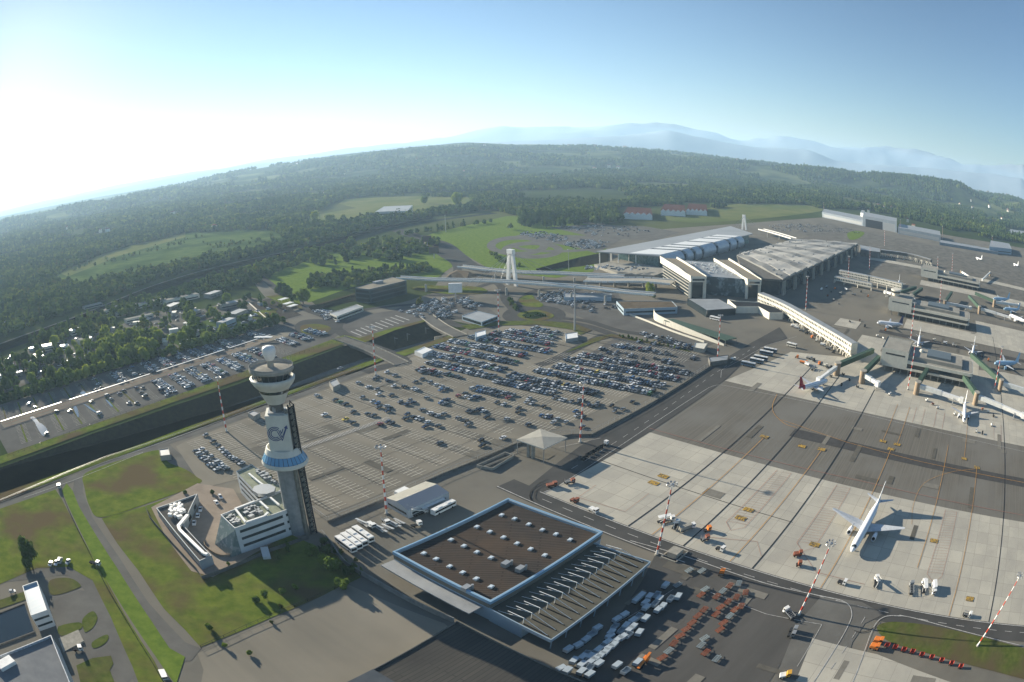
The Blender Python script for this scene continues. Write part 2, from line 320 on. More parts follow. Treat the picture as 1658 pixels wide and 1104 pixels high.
# service roads
sheet('road',[[FA(176.5,-205),FA(187.5,-205),FA(187.5,420),FA(176.5,420)]],m_road,2)
sheet('road',[px([(940,722),(1160,589),(1215,556),(1262,530),(1275,548),(1232,562),(1190,600),(1172,617),(1052,700),(878,800),(850,792),(905,748)])],m_road,4)
sheet('road',[px([(1330,965),(1395,975),(1430,995),(1400,1010),(1380,1040),(1340,1150),(1230,1150),(1290,1010)])],m_roadl,3)
sheet('apron',[px([(1315,1034),(1420,1060),(1700,1150),(1700,1220),(1230,1220)])],m_apc,4)
sheet('road',[px([(1060,900),(1340,975),(1290,1030),(1215,1150),(900,1150),(1000,1000),(1040,940)])],mat('freight yard asphalt',(.105,.10,.092),.9,c2=(.082,.079,.073),scale=.06,streak=(TA,4,1)),2)
sheet('grass_island',[catmull(px([(1420,1020),(1428,1010),(1460,1008),(1520,1016),(1600,1035),(1700,1062),(1760,1085),(1720,1110),(1600,1085),(1500,1058),(1440,1040)]),5,True)],m_grassd,5)
sheet('road_marking',ribbon([FA(186.2,-186),FA(186.2,420)],.45)+ribbon(catmull([FA(177.3,-205),FA(177.3,-150),FA(177.3,-92)]),.45)+dashes([FA(182,-180),FA(182,420)],.3,6,7)
 +ribbon(catmull(px([(1020,876),(1107,901),(1238,945),(1330,966),(1366,975),(1378,990),(1372,1015),(1320,1100),(1290,1150)]),6),.4)
 +ribbon(catmull(px([(1360,1150),(1390,1080),(1410,1025),(1425,1003),(1450,998),(1500,1007),(1660,1048),(1760,1075)]),6),.4)
 +dashes(px([(1400,1000),(1340,1090)]),.3,4,5)+ribbon(px([(880,798),(900,790),(985,735),(1052,690),(1110,652),(1148,628)]),.35)+ribbon(catmull(px([(1148,628),(1165,624),(1200,630),(1300,650),(1400,672),(1658,732)]),4),.3)
 +ribbon(px([(820,792),(905,725),(972,710)][1:]),.3)+dashes(px([(925,760),(1150,610),(1230,556)]),.3,5,6)+ribbon(px([(1167,612),(1168,600),(1240,560),(1290,545)]),.3)
 +ribbon(px([(1000,1010),(1090,955)]),.2)+ribbon(px([(1060,930),(1150,960),(1240,995),(1330,1012)][1:]),.25)+ribbon(px([(1330,1012),(1290,1080)]),.25),m_wline,6)
sheet('road_marking',sum([dashes([FB(u,-283),FB(u+.01,-283)],1,1,1) for u in ()],[])+[ [FB(u,-284.5),FB(u+.55,-284.5),FB(u+.55,-280.5),FB(u,-280.5)] for u in np.arange(150,232,1.3)]+ribbon(px([(0,814),(169,749),(287,708),(422,657),(560,608)]),.3)+ribbon(px([(40,806),(120,778),(232,733)]),.3),m_wline,6)
# apron paint
yl=[]
for v,a,bb in ((-118.2,187,300),(-74,187,302),(-22.5,187,322),(28,215,345) ,(60,187,322)): yl+=ribbon([FA(a,v),FA(bb,v)],.4)
for v,a,bb in ((-32,330,392),(-19,330,392),(46,330,392),(120,330,392)): yl+=ribbon([FA(a,v),FA(bb,v)],.35)
yl+=ribbon([FA(327,-118),FA(318,-60),FA(314.5,0),FA(314.5,420)],.35)
def arc(c,r,a0,a1,n=10): return [FA(c[0]+r*math.cos(R(a0+(a1-a0)*i/n)),c[1]+r*math.sin(R(a0+(a1-a0)*i/n))) for i in range(n+1)]
yl+=ribbon(catmull(px([(1258,639),(1251,655),(1252,668),(1262,680),(1275,689),(1290,693)]),5),.4)+ribbon(catmull(px([(1476,850),(1478,820),(1490,790),(1510,775),(1545,764),(1580,760)]),5),.25)
def plate(u,v,w=6,l=3.2): return [FA(u-l/2,v-w/2),FA(u+l/2,v-w/2),FA(u+l/2,v+w/2),FA(u-l/2,v+w/2)]
pl=[plate(*PXYA) for PXYA in ((300,-118.2),(302,-74),(322,-22.5),(322,60),(330,-32),(330,-19),(330,46),(300,-89),(232,-147),(224,-147),(226,-88),(218,-88),(214,-62+22),(240,-14),(238,34),(200,72))]
sheet('apron_marking',yl,mat('orange line paint',(.52,.27,.07),.8,c2=(.34,.20,.09),scale=.6),6)
sheet('apron_marking',pl,mat('yellow plate paint',(.48,.30,.06),.8,c2=(.12,.10,.07),scale=1.2,lo=.45,hi=.55),7)
rl=[]
for v0 in (-93,-50,36):
    rl+=ribbon([FA(212,v0),FA(268,v0+1),FA(268,v0+11),FA(212,v0+11),FA(207,v0+6),FA(212,v0)],.22)
    for u in np.arange(213,268,2.2): rl+=ribbon([FA(u,v0+.3),FA(min(u+1.6,268),v0+10.8)],.12)
rl+=ribbon(px([(1051,694),(1226,741),(1396,780),(1657,835)]),.3)
rl+=ribbon(px([(936,806),(965,786)]),.2)+ribbon(px([(936,806),(1012,829),(1050,800)]),.2)+ribbon([FA(196,-100),FA(205,-70),FA(196,-62)],.2)+ribbon([FA(207,-44),FA(196,-30),FA(196,0)],.2)
for v0 in (-12,10,78): rl+=ribbon([FA(367,v0),FA(395,v0)],.25)+ribbon([FA(367,v0+9),FA(395,v0+9)],.25)
sheet('apron_marking',rl,m_rline,6)
# bay paint in the car parks
bay=[]; ROW=[433-16.0*i for i in range(0,20)]
for i,c in enumerate(ROW):
    for v0,v1 in ((-362,-287),(-276,-216 if c<262 else -176+0.1*(c-430))):
        if c<150: v0=max(v0,-345)
        if c>385 and v0<-300: v0=-352+(c-385)*.5
        if c>400 and v1>-200: v0=-250
        for v in np.arange(v0,v1,2.6):
            if not(inpoly(FB(c-6,v-1),BL) and inpoly(FB(c+6,v-1),BL)): continue
            bay+=ribbon([FB(c,v),FB(c,v+2.6)],.2)
            bay+=ribbon([FB(c-5,v),FB(c+5,v)],.28)
sheet('bay_marking',bay,m_pline,4)
bay=[]
for k in range(19):
    u=113+16.85*k
    for v0,v1 in ((-460,-428),(-412,-374)):
        if k>15 and v1>-400: continue
        for v in np.arange(v0,v1,2.6): 
            uu=u-.24*(v-v0); bay+=ribbon([FC(uu-5,v),FC(uu+5,v)],.2)
sheet('bay_marking',bay,m_pline,4)
# hedge strips, puddles in the long-stay car park
sheet('grass_strip',sum([ribbon([FC(113+16.85*k,v0),FC(113+16.85*k-.24*(v1-v0),v1)],1.4) for k in range(7) for v0,v1 in ((-460,-430),(-410,-375))],[]),m_grass,5)
sheet('puddle',[catmull(px(q),5,True) for q in ([(49,677),(56,676),(68,690),(75,703),(69,706),(61,694),(56,684)],[(65,686),(74,692),(79,702),(73,702)],[(119,661),(124,659),(128,672),(126,676)],[(136,655),(143,658),(158,668),(160,671),(148,665)],[(171,648),(175,649),(183,658),(179,658)],[(130,637),(136,634),(142,640),(136,641)])],mat('standing water',(.03,.035,.04),.03,spec=1),6)
# walkway of the left car park
sheet('footpath',[[FC(98,-427),FC(375,-427),FC(400,-424),FC(425,-412),FC(420,-404),FC(395,-411),FC(375,-414),FC(98,-414)]],m_lot,3)
sheet('footpath',ribbon([FC(100,-426),FC(375,-427)],.25)+ribbon([FC(100,-421),FC(378,-421.5)],.5)+ribbon([FC(100,-415),FC(378,-416)],.3),mat('red kerb line',(.32,.16,.12),.8),5)
# crossing, roads and roundabouts in the middle distance
def rib(pts,w): return ribbon(catmull(px(pts),6),w)
sheet('road',rib([(590,603),(630,592),(655,588),(640,575),(600,560),(565,546),(548,535)],10)+rib([(548,535),(530,515),(505,505),(488,498),(470,484),(450,470),(425,450),(400,437)],9)
 +[catmull(px([(478,527),(490,519),(515,517),(540,520),(548,530),(542,540),(520,548),(495,545),(480,538)]),5,True)]
 +rib([(545,540),(552,520),(575,505),(625,497),(700,490),(745,480),(760,470)],8)+rib([(785,512),(745,515),(715,512),(745,528),(800,524),(870,518),(945,527),(1000,545)],9)
 +[catmull(px([(813,512),(830,498),(870,494),(905,500),(915,512),(895,524),(860,528),(830,524)]),5,True)]
 +rib([(905,515),(950,520),(1000,535),(1060,545),(1110,560),(1160,578)],8)+rib([(978,542),(930,566),(895,584),(870,592)],9)
 +rib([(830,500),(818,485),(815,470),(800,458),(760,470),(730,478),(690,478)],9)+rib([(840,498),(850,480),(880,468),(940,470)],8)
 +rib([(590,365),(640,372),(680,385),(715,395),(740,415),(760,430),(800,440)],26)+rib([(640,372),(700,390),(712,410),(735,425),(740,440),(720,455)],10),m_road,3)
sheet('car_park',[px([(562,545),(545,535),(560,518),(620,505),(690,497),(700,505),(690,517),(640,530),(595,544)]),px([(600,520),(660,492),(750,480),(790,498),(812,515),(790,520),(740,512),(700,515)]),
 px([(850,490),(870,478),(900,468),(1000,475),(1010,490),(1050,512),(1110,540),(1160,555),(1130,565),(1060,545),(960,522),(900,498)]),px([(1000,545),(1040,552),(1120,572),(1165,586),(1105,618),(990,590),(950,575)])],m_lot2,2)
sheet('grass_island',[catmull(px([(486,533),(490,527),(512,525),(530,528),(536,533),(526,540),(505,542),(490,539)]),5,True),catmull(px([(838,512),(845,506),(868,502),(888,506),(897,512),(885,518),(860,520)]),5,True),
 catmull(px([(840,487),(848,480),(862,478),(866,484),(880,494),(870,498),(850,496)]),4,True),catmull(px([(668,468),(690,463),(765,464),(788,470),(780,476),(720,476)]),4,True),
 px([(400,600),(470,575),(557,543),(590,549),(560,556),(470,588),(400,612)]),px([(-40,752),(13,735),(150,688),(287,640),(400,600),(400,612),(287,650),(150,698),(0,752)]),px([(565,553),(640,530),(700,515),(700,518),(640,535),(588,556)]),
 px([(-60,826),(0,800),(150,748),(300,693),(420,651),(520,615),(590,588),(640,575),(605,590),(560,606),(420,657),(300,700),(150,755),(0,812)]),px([(735,541),(690,556),(640,572),(655,577),(700,560),(745,545)]),
 px([(430,480),(480,475),(490,500),(470,498)]),px([(395,505),(450,500),(440,518),(400,515)])],m_grass,6)
sheet('grass_island',[catmull(px([(845,511),(868,505),(885,511),(865,517)]),4,True)],mat('dark hedge ground',(.02,.035,.012),.95),7)
# green land north of the roads
sheet('meadow',[px([(420,440),(480,430),(520,410),(560,405),(640,410),(700,400),(735,430),(700,455),(640,450),(570,465),(500,490),(450,468)]),px([(640,400),(700,378),(820,350),(880,352),(960,365),(1000,370),(960,440),(900,450),(800,440),(740,405),(700,385)])],m_grassb,2)
sheet('meadow',[px([(395,505),(360,510),(300,530),(260,545),(300,565),(400,530)])],m_scrub,2)
sheet('meadow',[catmull(px([(1070,350),(1140,338),(1220,328),(1305,332),(1335,340),(1270,350),(1180,358),(1110,360)]),4,True)],m_field,3)
sheet('meadow',[px([(92,440),(180,405),(300,375),(430,370),(475,383),(400,405),(300,425),(200,448),(140,462),(95,455)])],m_scrub,2)
sheet('meadow',[px([(92,440),(180,406),(300,376),(300,384),(200,412),(110,448)])],m_field,3)
sheet('meadow',[px([(480,362),(500,350),(600,333),(690,330),(690,340),(600,350),(560,362)]),px([(548,330),(560,322),(660,318),(762,318),(765,332),(700,340),(600,342)])],m_field,3)
# ring of the old test track and its car parks
def ell(cx,cy,a,bb,n=28): return [PXY(cx+a*math.cos(2*math.pi*i/n),cy+bb*math.sin(2*math.pi*i/n)) for i in range(n)]
def ring(cx,cy,a,bb,a2,b2,n=28,s=1):
    A=ell(cx,cy,a,bb,n);B=ell(cx,cy,a2,b2,n); return [[A[i],A[(i+1)%n],B[(i+1)%n],B[i]] for i in range(n)]
sheet('road',ring(838,398,50,16,36,10)+ring(862,405,50,14,36,8)+ring(900,399,70,10,60,6),m_roadl,4)
sheet('road',[px([(820,386),(850,378),(900,380),(960,382),(1010,385),(985,400),(965,410),(930,400),(870,390)]),px([(890,368),(940,364),(1040,366),(1100,376),(1060,390),(960,384)])],m_roadl,3)
# the deep road corridor through the woods on the left
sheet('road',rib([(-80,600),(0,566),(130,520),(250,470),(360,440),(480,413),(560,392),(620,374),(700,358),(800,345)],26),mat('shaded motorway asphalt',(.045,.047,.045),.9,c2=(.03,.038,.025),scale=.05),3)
sheet('road_edge',rib([(-80,590),(0,557),(130,510),(250,462),(360,430),(480,404),(560,384),(620,368),(700,352)],4),m_yard,4)
# yards among the houses on the left
sheet('yard',[px([(0,585),(60,560),(110,545),(180,535),(235,505),(330,500),(400,480),(470,495),(470,515),(390,540),(300,560),(250,578),(200,560),(120,590),(0,640)]),px([(405,490),(440,480),(492,512),(440,525)])],m_yard,1)
sheet('yard',[px([(405,490),(440,483),(488,510),(438,524)])],mat('dark new asphalt',(.075,.066,.055),.9,c2=(.06,.055,.05),scale=.2),3)
# far aprons and town fields
sheet('apron',[px([(1330,360),(1400,375),(1500,395),(1658,430),(1900,480),(1900,560),(1658,500),(1500,450),(1400,430),(1360,400),(1290,375)])],m_yard,2)
sheet('grass_island',[catmull(px([(1372,378),(1385,374),(1400,377),(1390,386),(1376,388)]),4,True)],m_grassb,6)

# repaired patches, stains and old bay lines
pr=random.Random(3); pat=[]; YD=px([(345,1080),(335,1062),(560,955),(715,1012),(900,1150),(330,1150)])
for (u0,u1,v0,v1,n,f_) in ((140,430,-360,-180,26,FB),(60,130,-330,-215,6,FB),(110,175,-110,-60,8,FA),(90,170,-60,60,14,FA),(272,365,-180,100,16,FA),(500,700,-200,60,14,FA),(190,268,-180,110,2,FA)):
    for i in range(n):
        u,v=pr.uniform(u0,u1),pr.uniform(v0,v1); a,c=(pr.uniform(6,26),pr.uniform(2,5)) if pr.random()<.5 else (pr.uniform(2,6),pr.uniform(5,22)); q=[f_(u,v),f_(u+a,v),f_(u+a,v+c),f_(u,v+c)]; z_=BL if (f_ is FB and u0>100) else (YD if f_ is FB else None)
        if z_ is None or all(inpoly(p,z_) for p in q): pat.append(q)
sheet('tarmac_patch',pat[::2],mat('dark repair asphalt',(.10,.094,.08),.9,c2=(.13,.12,.10),scale=.3),4)
sheet('tarmac_patch',pat[1::2],mat('pale repair asphalt',(.21,.195,.165),.9,c2=(.17,.16,.135),scale=.3),4)
sheet('tarmac_patch',[[FB(207,-276),FB(225,-276),FB(225,-284),FB(207,-284)],[FB(150,-288),FB(210,-288),FB(210,-300),FB(150,-300)],[FB(222,-246),FB(228,-246),FB(228,-190),FB(222,-190)],[FB(240,-240),FB(246,-240),FB(246,-176),FB(240,-176)]],mat('dark worn lane',(.12,.112,.095),.9,c2=(.16,.148,.12),scale=.2),3)
ol=[]
for u in (20,34,50,64,78,94,110):
    for k in range(26): v=-292+k*5; ol+=ribbon([FB(u,v),FB(u+4.5,v+2.2)],.14)
    ol+=ribbon([FB(u+4.5,-265),FB(u+4.5,-245)],.14)
ol=[p for p in ol if all(inpoly(q,YD) for q in p)]
sheet('bay_marking',ol,mat('faded orange bay paint',(.38,.22,.09),.8),5)
def arcm(cx,cy,r,a0,a1): return ribbon([(cx+r*math.cos(R(a0+(a1-a0)*i/14)),cy+r*math.sin(R(a0+(a1-a0)*i/14))) for i in range(15)],.45)
c_=PXY(905,800); sheet('tyre_mark',arcm(c_[0],c_[1],13,100,200)+arcm(c_[0],c_[1],11,100,205)+arcm(c_[0]+4,c_[1],17,110,190)+arcm(*PXY(1400,1000),9,200,300),mat('tyre rubber marks',(.055,.053,.05),.9),6)
cr=[]
for u in range(140,440,33): cr+=ribbon([FB(u+pr.uniform(-2,2),-360+pr.uniform(0,20)),FB(u+pr.uniform(-1,1),-285),FB(u,-215)],.22)
for v in (-330,-305,-245,-225): cr+=ribbon([FB(135,v),FB(250,v+1),FB(430,v)],.22)
sheet('tarmac_joint',[p for p in cr if all(inpoly(q,BL) for q in p)],m_dark,4)

sheet('grass_island',[px([(745,528),(800,521),(870,519),(930,524),(958,535),(940,543),(925,534),(870,526),(800,528),(760,534)]),px([(915,572),(960,548),(990,541),(1110,565),(1120,571),(1060,558),(990,546),(962,555)])],m_grassd,6)
st=[]
for i in range(10):
    t=i/9; a=PXY(568+72*t,537-26*t); c=PXY(585+78*t,544-25*t); st+=ribbon([a,c],1.3)
sheet('bay_marking',st,m_wline,5)
# ---------------------------------------------------------------- buildings
def cen(pts): return (sum(p[0] for p in pts)/len(pts),sum(p[1] for p in pts)/len(pts),0)
def inset(pts,d):
    n=len(pts); a=sum(pts[i][0]*pts[(i+1)%n][1]-pts[(i+1)%n][0]*pts[i][1] for i in range(n)); s=1 if a>0 else -1; out=[]
    for i in range(n):
        p0,p1,p2=Vector(pts[i-1][:2]),Vector(pts[i][:2]),Vector(pts[(i+1)%n][:2]); d1=(p1-p0).normalized(); d2=(p2-p1).normalized()
        n1=Vector((-d1.y,d1.x))*s; n2=Vector((-d2.y,d2.x))*s; m_=(n1+n2); m_=m_/max(m_.length_squared,.3)*2
        out.append(tuple(p1+m_*d))
    return out
def strip(p,q,z0,z1,t0=0,t1=1,pane=0,gap=.12,off=.05,mb=None,ctr=None):
    """glass panes standing just proud of the wall from p to q"""
    b=mb or MB(); p=Vector(p[:2]);q=Vector(q[:2]); d=q-p; L=d.length; d/=L; nrm=Vector((d.y,-d.x))
    if ctr is not None and nrm.dot((p+q)/2-Vector(ctr[:2]))<0: nrm=-nrm
    a=t0*L; e=t1*L; w_=pane or (e-a)
    while a<e-.3:
        c=min(a+w_,e); m0=p+d*((a+c)/2)+nrm*(off/2); b.box((m0.x,m0.y,(z0+z1)/2),(c-a-(gap if pane else 0),off,z1-z0),math.atan2(d.y,d.x)); a=c
    return b
def bld(name,label,cat,pts,z,wall,roof,z0=0,par=.7,bands=(),edges=None,pane=0,glass=None,group=None,t=(.04,.96),parent=None,thk=.35):
    c=cen(pts); r=parent or thing(name,label,cat,c,group=group)
    b=MB(); b.prism(pts,z0,z,top=False); b.build('wall',wall,r)
    inn=inset(pts,thk)
    b=MB(); zr=z-par if par else z
    a=sum(pts[i][0]*pts[(i+1)%len(pts)][1]-pts[(i+1)%len(pts)][0]*pts[i][1] for i in range(len(pts))); ii=inn if a>0 else list(reversed(inn))
    b.add([(p[0],p[1],zr) for p in ii],[tuple(range(len(ii)))]); b.build('roof',roof,r)
    if par:
        b=MB(); n=len(pts)
        for i in range(n):
            j=(i+1)%n; b.add([(*pts[i],z),(*pts[j],z),(*inn[j],z),(*inn[i],z),(*inn[j],zr),(*inn[i],zr)],[(0,1,2,3),(3,2,4,5)])
        b.build('parapet',wall,r)
    for i in (range(len(pts)) if edges is None else edges):
        for z_0,z_1 in bands: strip(pts[i],pts[(i+1)%len(pts)],z_0,z_1,t[0],t[1],0,ctr=c).build('window',glass or m_glass,r)
    return r
# --- control tower
TX,TY=PXY(483,860)
T=thing('control_tower','tall white control tower with radome and blue glass ring beside the white office block','control tower',(TX,TY,0))
va=math.atan2(-TY,-TX); 
def TP(r,a,z): return (TX+r*math.cos(va+a),TY+r*math.sin(va+a),z)
m_tc=mat('pale tower panels',(.62,.61,.54),.6,c2=(.52,.51,.45),scale=.25); m_shaft=mat('grey tower shaft',(.27,.275,.27),.75,c2=(.20,.205,.205),scale=.4)
b=MB()
ov=[(4.0*math.cos(t),4.4*math.sin(t)) for t in [2*math.pi*i/24 for i in range(24)]]
b.prism([(TX+x,TY+y) for x,y in ov],0,41); b.build('shaft',m_shaft,T); b=MB(); b.tube((TX,TY,41),(TX,TY,60),3.1,2.7,16); b.build('neck',m_concd,T)
# lift and stair frame on the right of the shaft
st=MB(); 
for k_,rr in ((.95,5.2),(1.45,5.2),(1.2,6.9)):
    st.bar(TP(rr+1.2,k_,0),TP(rr,k_,59),.45,.45)
for i in range(24):
    z=1+i*2.45; s_=1.2*(1-z/59)
    A_,B_,C_=TP(5.2+s_,.95,z),TP(6.9+s_,1.2,z+1.2),TP(5.2+s_,1.45,z+2.4)
    st.bar(A_,B_,.28);st.bar(B_,C_,.28); st.bar(TP(5.2+s_,.95,z),TP(5.2+s_,1.45,z),.25); st.bar(TP(5.2+s_,.95,z),TP(6.9+s_,1.2,z),.22)
st.build('stair_frame',m_dark,T)
b=MB(); b.bar(TP(4.6,.8,0),TP(4.4,.8,57),1.5,1.6); b.bar(TP(6.6,1.2,0),TP(5.6,1.2,58),1.5,1.5); b.build('lift_shaft',mat('stained cladding',(.24,.23,.19),.8,c2=(.15,.14,.12),scale=.5),T)
# logo block
bw=8.6; ca,sa=math.cos(va),math.sin(va); ba=va-.12
bx=MB(); cx_,cy_=TX+.8*math.cos(ba),TY+.8*math.sin(ba)
bx.box((cx_,cy_,48.3),(9.2,bw,15.2),ba); blk=bx.build('sign_block',m_tc,T)
bx=MB(); bx.box((cx_,cy_,56.2),(6.6,6.4,.7),ba); 
for i in range(7): bx.box((cx_+rnd.uniform(-2.4,2.4),cy_+rnd.uniform(-2.4,2.4),57.2),(.9,.8,1.6+rnd.random()),ba)
bx.build('plant_deck',m_steel,T)
# emblem on the block: triple C, triple V, arrow
ez=48.6; em=MB(); fx,fy=cx_+4.63*math.cos(ba),cy_+4.63*math.sin(ba); tx_,ty_=-math.sin(ba),math.cos(ba)
def EP(u,z,o=.0): return Vector((fx+tx_*u+o*math.cos(ba),fy+ty_*u+o*math.sin(ba),z))
def eline(pts,w=.30):
    pts=[(p[0]*1.25-.2,ez+(p[1]-ez)*1.25) for p in pts]
    for p,q in zip(pts[:-1],pts[1:]):
        d=Vector((q[0]-p[0],q[1]-p[1])); d.normalize(); n_=Vector((-d.y,d.x))*w/2; e=d*w*.3
        vs=[(p[0]-n_.x-e.x,p[1]-n_.y-e.y),(q[0]-n_.x+e.x,q[1]-n_.y+e.y),(q[0]+n_.x+e.x,q[1]+n_.y+e.y),(p[0]+n_.x-e.x,p[1]+n_.y-e.y)]
        em.add([EP(a_,c_,0) for a_,c_ in vs]+[EP(a_,c_,.05) for a_,c_ in vs],[(4,5,6,7),(0,1,5,4),(1,2,6,5),(2,3,7,6),(3,0,4,7)])
ez=48.6
for r_ in (1.25,1.75,2.25): eline([(-.95+r_*math.cos(t),ez+r_*math.sin(t)) for t in [R(a_) for a_ in range(52,309,16)]])
for k_ in range(3):
    o_=.5*k_; eline([(-.15+o_*.9,ez+1.15-(.55 if k_==0 else 0)+(0 if k_ else .1)),(.95+o_*.08,ez-2.2+k_*.95),(2.5-o_*.45+.25,ez+1.9-(k_*.1))] if k_<2 else [(.75,ez+1.15),(1.05,ez+.1),(1.6,ez+1.5)])
em.add([EP(2.2,ez+2.3,.06),EP(3.7,ez+1.9,.06),EP(3.4,ez+3.5,.06)],[(0,1,2)])
em.build('emblem',mat('navy paint',(.02,.04,.16),.5),blk)
# blue ring
rg=MB(); rg.lathe((TX,TY,0),[(4.2,34.3),(9.1,34.2),(9.3,34.8),(9.0,36.0)],40); rg.lathe((TX,TY,0),[(7.4,38.9),(6.5,41.2),(6.1,41.3),(6.0,39.9),(4.2,39.8)],40); ring_=rg.build('ring_deck',m_tc,T)
g=MB(); 
for i in range(30):
    a0,a1=2*math.pi*i/30+.012,2*math.pi*(i+1)/30-.012; g.lathe((TX,TY,0),[(8.92,36.05),(7.36,38.85)],1,ang=(a0,a1))
g.build('window',mat('bright blue glass',(.10,.27,.44),.2,spec=.8),ring_)
g=MB(); g.lathe((TX,TY,0),[(8.85,36.0),(7.3,38.9)],30); g.build('window_frame',m_dark,ring_)
# head: cone, galleries, cab, roof
hd=MB(); hd.lathe((TX,TY,0),[(0,59.2),(3.4,59.4),(4.2,61),(5.7,64)],40); hd.lathe((TX,TY,0),[(6.1,65.2),(7.6,67),(8.3,68.2),(8.5,69.2),(7.9,69.6),(7.6,69.0),(6.6,69.0)],40); H=hd.build('head',m_tc,T)
g=MB(); g.lathe((TX,TY,0),[(5.55,63.9),(5.95,65.3)],40); g.build('window',m_glass,H)
g=MB(); g.lathe((TX,TY,0),[(6.5,69),(7.4,71.9)],32); g.build('cab_window',m_glass,T)
g=MB()
for i in range(16):
    a_=2*math.pi*i/16; g.bar((TX+6.6*math.cos(a_),TY+6.6*math.sin(a_),69),(TX+7.5*math.cos(a_),TY+7.5*math.sin(a_),71.9),.14)
build_each(g,'cab_mullion',m_steel,T)
g=MB(); g.lathe((TX,TY,0),[(7.3,71.6),(8.3,71.9),(8.45,72.5),(8.3,73.0),(7.9,73.0),(7.7,72.75),(2,73.15),(0,73.2)],48); rf=g.build('cab_roof',m_conc,T)
g=MB(); g.lathe((TX,TY,0),[(8.2,73.02),(8.25,73.9),(8.3,73.9)],36); 
for i in range(22):
    a_=2*math.pi*i/22; g.tube((TX+8.2*math.cos(a_),TY+8.2*math.sin(a_),73),(TX+8.2*math.cos(a_),TY+8.2*math.sin(a_),74.1),.05,n=4)
for a_,l_ in ((.3,4.5),(.6,4),(.9,4.6),(1.2,3.6),(2.5,3),(-.4,3.2),(3.6,2.6)): g.tube((TX+7.9*math.cos(a_),TY+7.9*math.sin(a_),73),(TX+7.9*math.cos(a_),TY+7.9*math.sin(a_),73+l_),.06,n=4)
g.f=[f for f in g.f]; g.build('aerials',m_steel,rf)
g=MB(); g.tube((TX,TY,73.1),(TX,TY,76),1.25,1.25,16); g.build('radome_mast',m_conc,T)
g=MB(); g.lathe((TX,TY,0),[(1.3,75.6),(1.95,76.6),(2.45,78.2),(2.55,79.6),(2.45,79.9),(2.2,80.5),(1.3,80.95),(0,81.0)],28); g.build('radome',m_white,T,smooth=True)
# --- office block at the tower's foot
ow=mat('white office cladding',(.60,.61,.60),.6,c2=(.52,.53,.52),scale=.2); orf=mat('pale green roof felt',(.30,.32,.24),.85,c2=(.22,.235,.18),scale=.25)
mainp=px([(357,833),(380,855),(485,817),(455,793)],13.4)
O=bld('office_building','white four-storey office block with dark window bands wrapping the foot of the control tower','building',mainp,13.4,ow,orf,par=1.0)
for a_,c_ in ((10.2,11.5),(6.6,7.9),(3.0,4.3)):
    strip(mainp[1],mainp[2],a_,c_,.06,.72,0,ctr=cen(mainp)).build('window',m_glass,O); strip(mainp[1],mainp[2],a_,c_,.77,.95,0,ctr=cen(mainp)).build('window',m_glass,O)
# sloping glazed end
e0,e1=Vector(mainp[0]),Vector(mainp[1]); dd=(e0+e1)/2-Vector(cen(mainp)[:2]); dd.normalize()
b=MB(); f0,f1=e0+dd*7+Vector((0,-0)),e1+dd*5.5; b.add([(*e0,12.4),(*e1,12.4),(*f1,0),(*f0,0)],[(3,2,1,0)]); b.add([(*e1,12.4),(*e1,0),(*f1,0)],[(0,2,1)]); b.add([(*e0,12.4),(*e0,0),(*f0,0)],[(0,1,2)])
b.build('glazed_end',mat('pale glazed slope',(.16,.20,.19),.2,c2=(.30,.32,.29),scale=.35,lo=.5,hi=.6),O)
wing=px([(382.3,762.5),(407,751),(458,788),(430,812)],12.2)
bw_=MB(); bw_.prism(wing,0,12.2,top=False); bw_.build('wing_wall',ow,O)
b=MB(); iw=inset(wing,.35); b.prism(iw,11.2,11.4); b.build('wing_roof',orf,O)
for a_,c_ in ((9.2,10.4),(6,7.2),(2.8,4)): strip(wing[3],wing[0],a_,c_,.25,.93,0,ctr=cen(wing)).build('window',m_glass,O)
k=MB(); oc=Vector(PXY(427,790,15)); k.prism([(oc.x+5.2*math.cos(R(22.5+45*i)),oc.y+5.2*math.sin(R(22.5+45*i))) for i in range(8)],12.9,14.6); k.build('lantern_roof',m_steel,O)
k=MB(); k.prism([(oc.x+4.2*math.cos(R(22.5+45*i)),oc.y+4.2*math.sin(R(22.5+45*i))) for i in range(8)],11.2,12.9); k.build('lantern',m_dark,O)
k=MB()
def duct(pts,z,w_=.9,h_=.8):
    q=[P(x,y,z) for x,y in pts]
    for a_,c_ in zip(q[:-1],q[1:]): k.bar(a_,c_,w_,h_)
duct([(381,824),(398,846),(410,842),(428,836),(434,830)],13.6); duct([(381,824),(412,812)],13.6); duct([(403,767),(420,781)],12.4); duct([(420,781),(443,797)],12.6); duct([(421,812),(434,824)],13.6); duct([(438,806),(452,818)],13.6)
build_each(k,'roof_duct',m_white,O)
k=MB()
def inpx(poly,n,z,fn):
    xs=[p[0] for p in poly];ys=[p[1] for p in poly]; c=0
    while c<n:
        x,y=rnd.uniform(min(xs),max(xs)),rnd.uniform(min(ys),max(ys))
        if inpoly((x,y),poly): c+=1; fn(P(x,y,z))
inpx([(366,838),(382,850),(395,842),(378,832)],16,13,lambda p:k.box((p.x,p.y,13.1),(rnd.uniform(.8,2),rnd.uniform(.6,1.2),1.3),TA+.3))
inpx([(392,826),(404,838),(425,830),(412,820)],16,13,lambda p:k.box((p.x,p.y,13.2),(rnd.uniform(1,2.6),rnd.uniform(.8,1.6),1.4),TA+.3))
inpx([(410,762),(425,772),(445,785),(450,780),(425,762)],12,12,lambda p:k.box((p.x,p.y,12),(rnd.uniform(1,2.2),rnd.uniform(.8,1.6),1.4),TB))
build_each(k,'roof_unit',m_steel,O)
b=MB(); pp=P(429,892); b.bar(pp+Vector((0,0,1.5)),P(433,906)+Vector((0,0,.8)),3.2,1.6); b.build('entrance_porch',ow,O)
